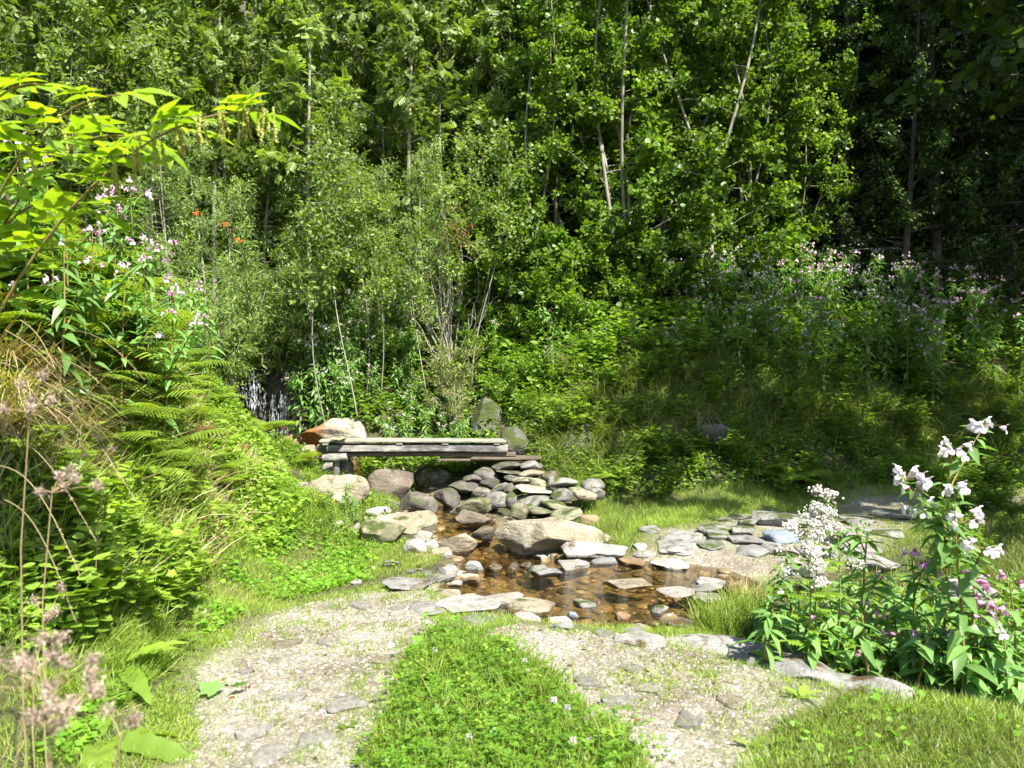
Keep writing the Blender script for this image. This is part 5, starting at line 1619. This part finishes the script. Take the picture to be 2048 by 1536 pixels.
def faded(u, v, Y, seed, label, nheads=5, spread=.07):
    rr_ = np.random.default_rng(seed)
    e = W(u, v, Y)
    x, y = e[0] + rr_.uniform(-.1, .02), e[1] + rr_.uniform(0, .12)
    z0 = gz(x, y)
    st = MB()
    heads = []
    b = np.array([x, y, z0])
    tube(st, [np.array([0, 0, -.1]), (e - b) * .3 + [-.03, 0, 0], (e - b) * .65 + [-.04, .01, .02], e - b - [0, 0, .03]], [.0035, .003, .0025, .002], 5)
    for k in range(nheads):
        c = e - b + rr_.normal(size=3) * spread * np.array([1, .7, .6])
        tube(st, [e - b - [0, 0, .05], (c + e - b) / 2 - [0, 0, .02], c], [.002, .0015, .001], 3)
        hd = MB()
        n_ = 110
        D = unit(rr_.normal(size=(n_, 3)) + [0, 0, .4])
        stamp(hd, L_NARROW, np.repeat(c[None], n_, 0) + rr_.normal(size=(n_, 3)) * .008, D, rr_.normal(size=(n_, 3)), rr_.uniform(.007, .016, n_), 0, rr_.random(n_))
        heads.append(("seed_head", hd.mesh("seed_head", M['seed'])))
    spawn("faded_flower", [("stem", st.mesh("stem", M['straw'], True)), *heads], label, "seed head", b)
for i, (u, v, Y, nh, lab) in enumerate([(60, 1330, 1.75, 8, "out-of-focus faded flower head, uppermost in the lower left corner"), (100, 1420, 1.7, 9, "out-of-focus faded flower head, lowest and fullest in the lower left corner"), (245, 1435, 1.8, 2, "single out-of-focus faded flower head right of its clump in the lower left corner"),
        (60, 795, 2.6, 6, "faded brown flower head before the dry grass at the left edge"), (105, 955, 2.6, 7, "faded brown flower head drooping in front of the dry grass, lower of two"), (95, 1220, 3.0, 4, "faded flower head among the brambles"), (220, 905, 4.2, 3, "small dry umbel between ferns and dry grass"), (120, 1325, 1.8, 5, "out-of-focus faded flower head leaning right in the lower left corner")]):
    faded(u, v, Y, 700 + i, lab, nh, .045 if Y < 2 else .06)

# ------------------------------------------------------------------ grasses, undergrowth, clover
def grass_obj(name, pts, h0, h1, m, label, seed, lean=.35, blades=BLADES, wid=1.0, down=0.0, kind="stuff", tmean=.5, cat=None):
    rr_ = np.random.default_rng(seed)
    mb = MB()
    gi = rr_.integers(len(blades), size=len(pts))
    cl = n2(pts[:, 0], pts[:, 1], 3.0, seed + 2)
    for b in range(len(blades)):
        P = pts[gi == b]
        n_ = len(P)
        if n_ == 0:
            continue
        D = unit(np.c_[rr_.normal(size=(n_, 2)) * lean, np.ones(n_) - down])
        Nn = np.c_[rr_.normal(size=(n_, 2)), rr_.normal(size=n_) * .1]
        Hh = rr_.uniform(h0, h1, n_) * (1 + .5 * cl[gi == b])
        stamp(mb, blades[b], P - np.array([0, 0, .01]), D, Nn, np.c_[Hh ** .6 * .28 * wid + .0 * Hh, Hh, Hh], 0, np.clip(tmean + .4 * cl[gi == b] + rr_.normal(size=n_) * .2, 0, 1))
    o = link(name, mb.mesh(name, M[m]))
    tag(o, label, cat or name.replace("_", " "), kind=kind)
    return o
def off_rock(P):
    return P
g_left = PW([(150, 1536), (250, 1420), (330, 1330), (440, 1262), (560, 1205), (700, 1172), (860, 1135), (890, 1110), (820, 1085), (700, 1070), (560, 1060), (440, 1150), (330, 1260), (200, 1400), (60, 1536)])
CORN = np.array([(-2.9, 1.9), (-1.25, 1.9), (-1.45, 3.3), (-1.9, 4.2), (-2.6, 4.4), (-3.2, 3.4)])
P1 = np.concatenate([scatter(g_left, 34000, 61, 1.6, -.35), scatter(CORN, 14000, 60)])
grass_obj("short_grass", P1, .03, .085, 'grass', "short sunny grass along the left verge of the track", 1)
# path margin grass and tufts in the gravel
def clumps(poly, n, seed, rad=.05, per=26, dens=None, thr=0):
    c = scatter(poly, n, seed, dens, thr)
    q_ = np.random.default_rng(seed + 1)
    pp_ = np.repeat(c[:, :2], per, 0) + q_.normal(size=(len(c) * per, 2)) * rad * np.repeat(q_.uniform(.4, 1.3, len(c)), per)[:, None]
    return np.c_[pp_, ground_z(pp_[:, 0], pp_[:, 1])]
P2 = not_pool(np.concatenate([scatter(PATHA, 7000, 62, 2.2, .14), clumps(PATHA, 1100, 161, .06, 46, 1.5, -.08)]), -.02)
P2 = P2[P2[:, 1] > 2.6]
def buffer_pts(n, seed, lo, hi, box):
    q_ = np.random.default_rng(seed)
    p_ = np.c_[q_.uniform(box[0], box[1], n), q_.uniform(box[2], box[3], n)]
    d_ = np.maximum(sdist(p_[:, 0], p_[:, 1], PATHA), sdist(p_[:, 0], p_[:, 1], np.array(FORD))) + .16 * n2(p_[:, 0], p_[:, 1], 2.1, 35)
    keep = (d_ > lo) & (d_ < hi - (hi - .02) * q_.random(n) ** 1.6)
    p_ = p_[keep]
    return not_pool(np.c_[p_, ground_z(p_[:, 0], p_[:, 1])], -.03)
PE = buffer_pts(90000, 163, -.35, .22, (-2.4, 2.4, 2.6, 7.2))
grass_obj("margin_grass", PE, .022, .07, 'grass', "uneven grass spilling over the edges of the gravel track", 22, .5)
PF = buffer_pts(60000, 164, -.6, .3, (1.2, 8.5, 7.2, 12.2))
grass_obj("ford_margin_grass", PF, .03, .10, 'grass', "grass closing in on the ford track beyond the pool", 23, .5)
P2e = not_pool(scatter(PW([(390, 1536), (400, 1330), (480, 1260), (420, 1260), (300, 1400), (280, 1536)]), 5000, 63), -.02)
grass_obj("path_grass", np.concatenate([P2, P2e]), .018, .06, 'grass', "thin grass growing through the gravel", 2, .6, wid=2.0)
CLOV = PW([(850, 1275), (930, 1262), (1000, 1290), (1070, 1330), (1140, 1390), (1240, 1470), (1300, 1536), (1280, 1600), (720, 1600), (720, 1536), (765, 1450), (790, 1380), (815, 1320)])
P3 = scatter(CLOV, 12000, 64)
grass_obj("strip_grass", P3, .05, .15, 'grass', "longer grass in the clover strip", 3)
P3b = scatter(PW([(560, 1536), (640, 1420), (740, 1340), (830, 1290), (830, 1330), (770, 1400), (720, 1536)]), 5000, 65, 3.0, -.05)
grass_obj("strip_edge_grass", P3b, .02, .055, 'grass', "short grass fringing the clover strip", 4, .5)
P4d = scatter(PW([(1500, 1600), (1560, 1460), (1700, 1400), (1830, 1384), (2048, 1365), (2048, 1600)]), 7000, 166, 2.0, -.1)
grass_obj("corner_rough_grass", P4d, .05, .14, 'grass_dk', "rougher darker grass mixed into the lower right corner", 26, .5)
undergrowth_later = scatter(PW([(1440, 1600), (1560, 1460), (1700, 1405), (2048, 1380), (2048, 1600)]), 140, 167, 2.0, .0)
P4 = scatter(PW([(1440, 1600), (1500, 1490), (1600, 1430), (1700, 1405), (1830, 1388), (2048, 1370), (2048, 1600)]), 15000, 66)
grass_obj("corner_grass", P4, .03, .085, 'grass', "lush grass in the lower right corner", 5)
P5 = np.concatenate([scatter(PW([(1090, 1268), (1180, 1258), (1290, 1262), (1400, 1250), (1490, 1225), (1520, 1200), (1560, 1230), (1500, 1290), (1380, 1285), (1250, 1275)]), 5200, 67, 4.0, -.12),
                     scatter(PW([(860, 1245), (900, 1228), (1000, 1240), (1040, 1252), (960, 1270)]), 1800, 68)])
grass_obj("pool_grass", P5, .03, .08, 'grass', "bright grass on the near shore of the pool", 6)
P5b = scatter(PW([(1380, 1252), (1480, 1215), (1540, 1190), (1560, 1230), (1500, 1275), (1430, 1280)]), 1500, 69)
grass_obj("reed_grass", P5b, .12, .3, 'grass', "taller grass blades at the pool's right shore", 7, .25)
P6 = not_pool(scatter(PW([(1200, 1110), (1190, 1030), (1250, 1000), (1400, 1005), (1600, 995), (2048, 955), (2048, 1060), (1850, 1100), (1750, 1120), (1550, 1140), (1400, 1120), (1270, 1122)]), 26000, 70, 2.0, -.22), -.05)
grass_obj("ford_grass", P6, .025, .07, 'grass', "half shaded grass between the cobbles of the ford track", 8)
P6d = not_pool(scatter(PW([(1210, 1040), (1330, 985), (1600, 972), (2048, 940), (2048, 988), (1700, 1006), (1450, 1036), (1250, 1070)]), 20000, 170), -.05)
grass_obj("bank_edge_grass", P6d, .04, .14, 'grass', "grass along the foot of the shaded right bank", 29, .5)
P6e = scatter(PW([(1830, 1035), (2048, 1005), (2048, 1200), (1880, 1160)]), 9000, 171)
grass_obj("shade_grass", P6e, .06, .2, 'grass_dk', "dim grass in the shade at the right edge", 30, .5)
P6f = scatter(PW([(110, 1240), (300, 1215), (350, 1330), (240, 1420), (60, 1420)]), 7000, 172)
grass_obj("bramble_foot_grass", P6f, .06, .22, 'grass', "grass at the foot of the brambles", 31, .5)
P6b = scatter(PW([(1190, 1100), (1180, 1010), (1250, 985), (1330, 1010), (1260, 1050), (1230, 1105)]), 5000, 71)
grass_obj("bank_foot_grass", P6b, .06, .18, 'grass_dk', "longer grass beside the largest boulder", 9)
P7 = scatter(PW([(380, 1180), (560, 1075), (660, 1050), (640, 1000), (560, 940), (520, 880), (430, 860), (350, 900), (300, 1000)]), 34000, 72)
grass_obj("slope_grass", P7, .05, .17, 'grass', "sunny grass and seedlings on the slope left of the boulders", 10)
P8 = scatter(PW([(0, 720), (0, 1300), (200, 1250), (420, 1140), (340, 900), (400, 800), (330, 640), (100, 600)]), 24000, 73)
grass_obj("bank_grass", P8, .12, .42, 'grass', "coarse grass between the ferns of the left bank", 11, .5)
grass_obj("bank_straw", scatter(PW([(0, 640), (0, 1300), (200, 1250), (440, 1120), (520, 960), (380, 820), (330, 640), (100, 600)]), 5500, 173, 1.2, -.05), .12, .45, 'straw', "dry straw threaded through the left bank's greenery", 27, .7)
P9 = scatter(PW([(1060, 940), (1120, 850), (1230, 750), (1300, 690), (1500, 720), (1900, 780), (2048, 760), (2048, 900), (1600, 900), (1300, 920), (1150, 990)]), 26000, 74)
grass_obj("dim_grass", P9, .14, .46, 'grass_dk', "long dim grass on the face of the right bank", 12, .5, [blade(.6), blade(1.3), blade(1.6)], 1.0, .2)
P10 = np.concatenate([scatter(np.array([(1.5, 5.2), (2.3, 4.6), (5, 4.1), (5.5, 7.5), (3.2, 7.2), (1.9, 6.6)]), 9000, 75)])
grass_obj("thicket_grass", P10, .06, .2, 'grass_dk', "grass under the foreground balsam", 13)

# dry grass tufts as things
def tuft_mesh(seed, n, h, hang=1.0):
    rr_ = np.random.default_rng(seed)
    mb = MB()
    b = [blade(.9 * hang, 5, .02), blade(1.5 * hang, 5, .02), blade(.4 * hang, 5, .02)]
    gi = rr_.integers(3, size=n)
    for k in range(3):
        m_ = (gi == k).sum()
        az = rr_.uniform(0, 6.28, m_)
        D = unit(np.c_[np.cos(az) * .55, np.sin(az) * .55, np.ones(m_)])
        Hh = h * rr_.uniform(.5, 1.1, m_)
        stamp(mb, b[k], rr_.normal(size=(m_, 3)) * np.array([.05, .05, .005]) * h / .4, D, np.c_[np.cos(az), np.sin(az), np.zeros(m_)], np.c_[Hh * .35 + .08, Hh, Hh], 0, rr_.random(m_))
    return mb.mesh("dry_grass_tuft", M['straw'])
TUF = [tuft_mesh(1, 260, .5, 1.3), tuft_mesh(2, 160, .4, 1.2), tuft_mesh(3, 110, .3)]
def tuft(u, v, s, k, label, group=None, Y=None):
    p = hit(u, v) if Y is None else np.array([at_px(u, Y), Y, gz(at_px(u, Y), Y)])
    o = link("dry_grass_tuft", TUF[k])
    o.location = tuple(p)
    o.scale = (s, s, s)
    o.rotation_euler = (.0, 0, rf.uniform(0, 6.3))
    tag(o, label, "grass tuft", group)
tuft(1405, 850, 1.1, 0, "big straw-coloured grass tuft hanging over the dark ledge rock")
tuft(1350, 870, .8, 1, "smaller straw-coloured tuft left of the big one on the right bank")
tuft(1500, 1180, .6, 1, "dry reed tuft at the pool's right shore", None, 6.4)
tuft(1475, 1160, .5, 2, "thin dry reeds behind the dry reed tuft at the pool's shore", None, 6.7)
for (u, v, s, k) in [(20, 800, .9, 0), (70, 790, 1.0, 0), (120, 830, .9, 0), (30, 860, .9, 0), (100, 900, .9, 1), (150, 880, .8, 0), (40, 940, .8, 0), (60, 1000, .7, 1), (130, 960, .8, 1), (10, 740, .9, 0), (180, 940, .7, 1), (-20, 880, 1.0, 0)]:
    tuft(u, v, s, k, "bleached grass tuft hanging over the left bank's bare earth", "bleached tufts on the left bank")
for (u, v, s) in [(1240, 720, .6), (1300, 760, .7), (1460, 800, .7), (1560, 810, .6), (1640, 840, .7), (1700, 850, .6), (1270, 800, .6), (1850, 860, .6), (1330, 720, .6), (1200, 860, .5)]:
    tuft(u, v, s, 1, "faded brownish tuft on the face of the shaded right bank", "faded tufts on the right bank")
GT = [m_.copy() for m_ in TUF[:2]]
for m_ in GT:
    m_.materials[0] = M['grass_dk']
for p in scatter(PW([(1060, 900), (1080, 780), (1250, 690), (1500, 720), (2048, 760), (2048, 900), (1500, 900), (1250, 930)]), 44, 48):
    o = link("grass_tuft", GT[k % 2])
    o.location, o.rotation_euler, o.scale = tuple(p), (0, 0, rf.uniform(0, 6.3)), (rf.uniform(.7, 1.2),) * 3
    tag(o, "drooping green grass tuft on the face of the shaded right bank", "grass tuft", "green tufts on the right bank")
    k += 1
for (u, v, s) in [(330, 1290, .35), (410, 1190, .5), (360, 1060, .5), (480, 1080, .5), (390, 1240, .4)]:
    tuft(u, v, s, 2, "dry straw tuft in the grass of the left verge", "straw tufts on the left verge")

for k, (u0, v0, u1, v1, Y, arch) in enumerate([(10, 660, 235, 940, 4.2, .12), (-20, 720, 270, 1000, 4.0, .16), (30, 780, 250, 830, 4.4, .22), (0, 860, 190, 1080, 3.7, .10), (-10, 930, 160, 1150, 3.4, .12), (60, 700, 290, 760, 5.0, .20), (10, 1000, 150, 1240, 3.1, .10), (40, 640, 160, 900, 4.3, .15)]):
    a_, b_ = W(u0, v0, Y + .25), W(u1, v1, Y - .25)
    t = np.linspace(0, 1, 12)
    P = a_ + (b_ - a_) * t[:, None]
    P[:, 2] += arch * np.sin(t * np.pi)
    mb = MB()
    tube(mb, P - a_, np.linspace(.0028, .0012, 12), 4, 0, .5)
    nn_ = 40
    tt_ = RNG.uniform(.72, 1, nn_)
    Pp = np.stack([np.interp(tt_, t, P[:, j] - a_[j]) for j in range(3)], -1)
    stamp(mb, L_NARROW, Pp, unit(b_ - a_ + RNG.normal(size=(nn_, 3)) * .3), RNG.normal(size=(nn_, 3)), RNG.uniform(.012, .022, nn_), 0, RNG.random(nn_))
    o = link("dry_grass_stalk", mb.mesh("dry_grass_stalk", M['straw']))
    o.location = tuple(a_)
    tag(o, "long straw-coloured grass stalk arching out from the left bank", "grass stalk", "arching dry stalks on the left bank")

def undergrowth(name, pts, m, label, seed, ll=(.04, .09), hh=(.02, .22), tpl=L_OVATE):
    rr_ = np.random.default_rng(seed)
    mb = MB()
    n_ = len(pts)
    az = rr_.uniform(0, 6.28, n_)
    D = unit(np.c_[np.cos(az), np.sin(az), rr_.normal(size=n_) * .35])
    c = n2(pts[:, 0], pts[:, 1], 1.7, seed)
    hgt = rr_.uniform(hh[0], hh[1], n_) * (1 + .7 * c)
    stamp(mb, tpl, pts + np.c_[np.zeros((n_, 2)), hgt], D, np.array([0, 0, 1.0]) + rr_.normal(size=(n_, 3)) * .4, rr_.uniform(*ll, n_), 0, np.clip(.5 + .35 * c + rr_.normal(size=n_) * .2, 0, 1))
    tag(link(name, mb.mesh(name, M[m])), label, name.replace("_", " "), kind="stuff")
undergrowth("undergrowth", np.concatenate([scatter(np.array([(-9, 12), (-4.6, 14.2), (-3.2, 14.4), (-2.6, 13.0), (0, 12.4), (1.5, 12.4), (6, 13.4), (10, 15), (10, 17.5), (-11, 17.5)]), 52000, 81), scatter(np.array([(-14, 17), (14, 17), (18, 27), (-18, 27)]), 30000, 87)]), 'fol_under', "leafy undergrowth covering the wooded hillside", 1, (.07, .15), (.02, .45))
undergrowth("bank_herbs", scatter(PW([(0, 640), (0, 1320), (200, 1290), (420, 1150), (620, 1030), (560, 930), (480, 830), (400, 740), (330, 640)]), 26000, 82), 'fol_bramble', "mixed small herbs on the sunny left bank", 2, (.03, .08), (.01, .22))
undergrowth("shade_herbs", scatter(PW([(1060, 960), (1050, 900), (1010, 850), (1020, 760), (1120, 720), (1250, 700), (1500, 720), (2048, 740), (2048, 985), (1600, 1000), (1250, 1010), (1180, 1000)]), 17000, 83), 'fol_under', "mixed herbs on the shaded right bank", 3, (.04, .085), (.01, .22))
undergrowth("stream_herbs", scatter(np.array([(-2.4, 12.6), (-.3, 12.6), (-.2, 11.6), (-1.0, 11.3), (-2.2, 11.6)]), 2600, 84), 'fol_under', "herbs in the hollow beneath the footbridge", 4, (.05, .1), (.02, .25))
undergrowth("thicket_herbs", scatter(np.array([(1.6, 5.2), (2.4, 4.6), (4.4, 4.2), (5, 6.8), (3.2, 6.6), (2.0, 6.2)]), 6000, 85), 'fol_under', "low herbs under the foreground balsam", 5, (.03, .09), (.01, .28), L_SERR)
undergrowth("moss_herbs", scatter(np.array([(-5.3, 14.2), (-3.0, 14.2), (-3.0, 15.5), (-5.3, 15.5)]), 2500, 86), 'fol_under', "ferny herbs hanging at the top of the waterfall", 6, (.05, .1), (.02, .3))

undergrowth("verge_herbs", np.concatenate([scatter(g_left, 3500, 88, 2.0, -.05), scatter(CLOV, 1300, 89), undergrowth_later]), 'clover', "small round-leaved weeds scattered in the verge grass", 7, (.018, .05), (.01, .06), L_ROUND)
SB = np.concatenate([clumps(PW([(560, 930), (640, 910), (680, 960), (780, 1000), (800, 1040), (740, 1110), (640, 1090), (560, 1050)]), 150, 97, .09, 60), clumps(PW([(1180, 960), (1230, 950), (1240, 1110), (1170, 1060)]), 60, 98, .08, 50)])
grass_obj("streamside_grass", not_pool(SB), .06, .18, 'grass', "grass tufts among the boulders beside the stream", 25, .5)
undergrowth("streamside_herbs", not_pool(np.concatenate([scatter(PW([(540, 900), (640, 890), (690, 960), (800, 1020), (740, 1110), (600, 1080), (540, 1000)]), 3200, 99, 2.5, -.1), scatter(np.array([(-3.4, 10.4), (-2.2, 10.4), (-2.2, 12.6), (-3.6, 12.8)]), 2200, 100)])), 'fol_under', "weeds among the boulders at the footbridge's left end", 8, (.03, .07), (.01, .14))
STP = clumps(CLOV_W, 70, 197, .03, 26)
grass_obj("strip_tufts", STP, .10, .22, 'grass', "taller grass tufts standing up from the clover strip", 28, .4)
STR = np.concatenate([scatter(g_left, 2600, 95, 1.5, .05), scatter(CORN, 700, 96)])
grass_obj("straw_blades", STR, .04, .12, 'straw', "dry straw blades scattered through the verge grass", 24, 1.2)
# clover
leaflet = fan_tpl([(0, 0), (.26, .28), (.36, .62), (.22, .92), (0, .88), (-.22, .92), (-.36, .62), (-.26, .28)], .3)
TRI = merge_tpl([place_tpl(leaflet, (0, 0, 0), (math.cos(a), math.sin(a), .12), (0, 0, 1), 1.0) for a in (1.57, 3.67, 5.76)])
PC = np.concatenate([scatter(CLOV, 4600, 91, 3.0, -.15), scatter(PW([(640, 1536), (700, 1420), (780, 1340), (820, 1330), (740, 1536)]), 260, 92, 3.0, .1)])
rr_ = np.random.default_rng(93)
cc_ = CLOV.mean(0)
PCO = scatter(cc_ + (CLOV - cc_) * np.array([1.45, 1.08]), 9000, 94)
dd_ = sdist(PCO[:, 0], PCO[:, 1], CLOV) + .30 * n2(PCO[:, 0], PCO[:, 1], 2.6, 44) - .05
PC = PCO[rr_.random(len(PCO)) < sstep(-.2, .28, dd_) * .62]
n_ = len(PC)
hgt = rr_.uniform(.012, .13, n_) * (.7 + .6 * np.clip(n2(PC[:, 0], PC[:, 1], 4, 12) + .5, 0, 1))
mb = MB()
az = rr_.uniform(0, 6.28, n_)
stamp(mb, TRI, PC + np.c_[np.zeros((n_, 2)), hgt], np.c_[np.cos(az), np.sin(az), np.zeros(n_)], np.array([0, 0, 1.0]) + rr_.normal(size=(n_, 3)) * .3, rr_.uniform(.010, .028, n_), 0, np.clip(rr_.normal(size=n_) * .25 + .5, 0, 1))
tag(link("clover", mb.mesh("clover", M['clover'])), "dense clover strip down the middle of the track", "clover", kind="stuff")
st, hd = MB(), MB()
tube(st, [(0, 0, 0), (.004, 0, .06), (0, 0, .115)], [.0015, .0013, .001], 4)
n_ = 90
D = unit(rr_.normal(size=(n_, 3)) + [0, 0, .3])
stamp(hd, L_SMALL, np.array([0, 0, .12]) + D * .004, D, rr_.normal(size=(n_, 3)), rr_.uniform(.010, .016, n_), 0, rr_.random(n_))
CF = [("stem", st.mesh("stem", M['stem_green'])), ("flower_head", hd.mesh("flower_head", M['white']))]
for i, (u, v) in enumerate([(938, 1525), (1108, 1455), (1135, 1472), (1178, 1528), (1146, 1545), (1270, 1545), (870, 1345), (1058, 1385), (1255, 1440), (1050, 1370)]):
    p = hit(u, v)
    spawn("clover_flower", CF, "white clover flower head standing in the clover strip", "clover flower", p, 0, rf.uniform(.8, 1.15), "white clover flowers")
# buttercups by the square-cut boulder
st, hd = MB(), MB()
tube(st, [(0, 0, 0), (.01, 0, .12), (0, .01, .25)], [.002, .0015, .001], 4)
for k in range(5):
    a = k * 1.257
    stamp(hd, L_ROUND, np.array([[0, .01, .25]]), np.array([math.cos(a), math.sin(a), .5]), np.array([[0, 0, 1.0]]), .016, 0, .5)
BC = [("stem", st.mesh("stem", M['stem_green'])), ("petals", hd.mesh("petals", M['yellow']))]
for (u, v) in [(640, 1040), (652, 1035), (632, 1050), (668, 1050)]:
    spawn("buttercup", BC, "yellow buttercup before the square-cut tan boulder", "buttercup", hit(u, v), 0, 1.0, "buttercups before the square-cut boulder")
# rowan berries in the left thicket
for (u, v, Y) in [(395, 427, 7.3), (477, 480, 8.2), (450, 452, 8.0)]:
    mb = MB()
    n_ = 11
    stamp(mb, ICO1, np.random.default_rng(int(u)).normal(size=(n_, 3)) * [.02, .015, .014], np.array([0, 0, 1.0]), np.array([1.0, 0, 0]), .008, 0, .6)
    tube(mb, [(0, 0, 0), (.04, .06, -.25), (.12, .15, -.5)], [.002, .003, .004], 4, 1, .2)
    o = link("berry_cluster", mb.mesh("berry_cluster", [M['berry'], M['bark_dark']], True))
    o.location = tuple(W(u, v, Y))
    tag(o, {395: "orange-red berry cluster, highest of three in the left thicket", 477: "orange-red berry cluster, lowest of three in the left thicket", 450: "orange-red berry cluster, middle of three in the left thicket"}[u], "berries")
print("objects", len(bpy.data.objects), "faces", sum(len(m.polygons) for m in bpy.data.meshes))
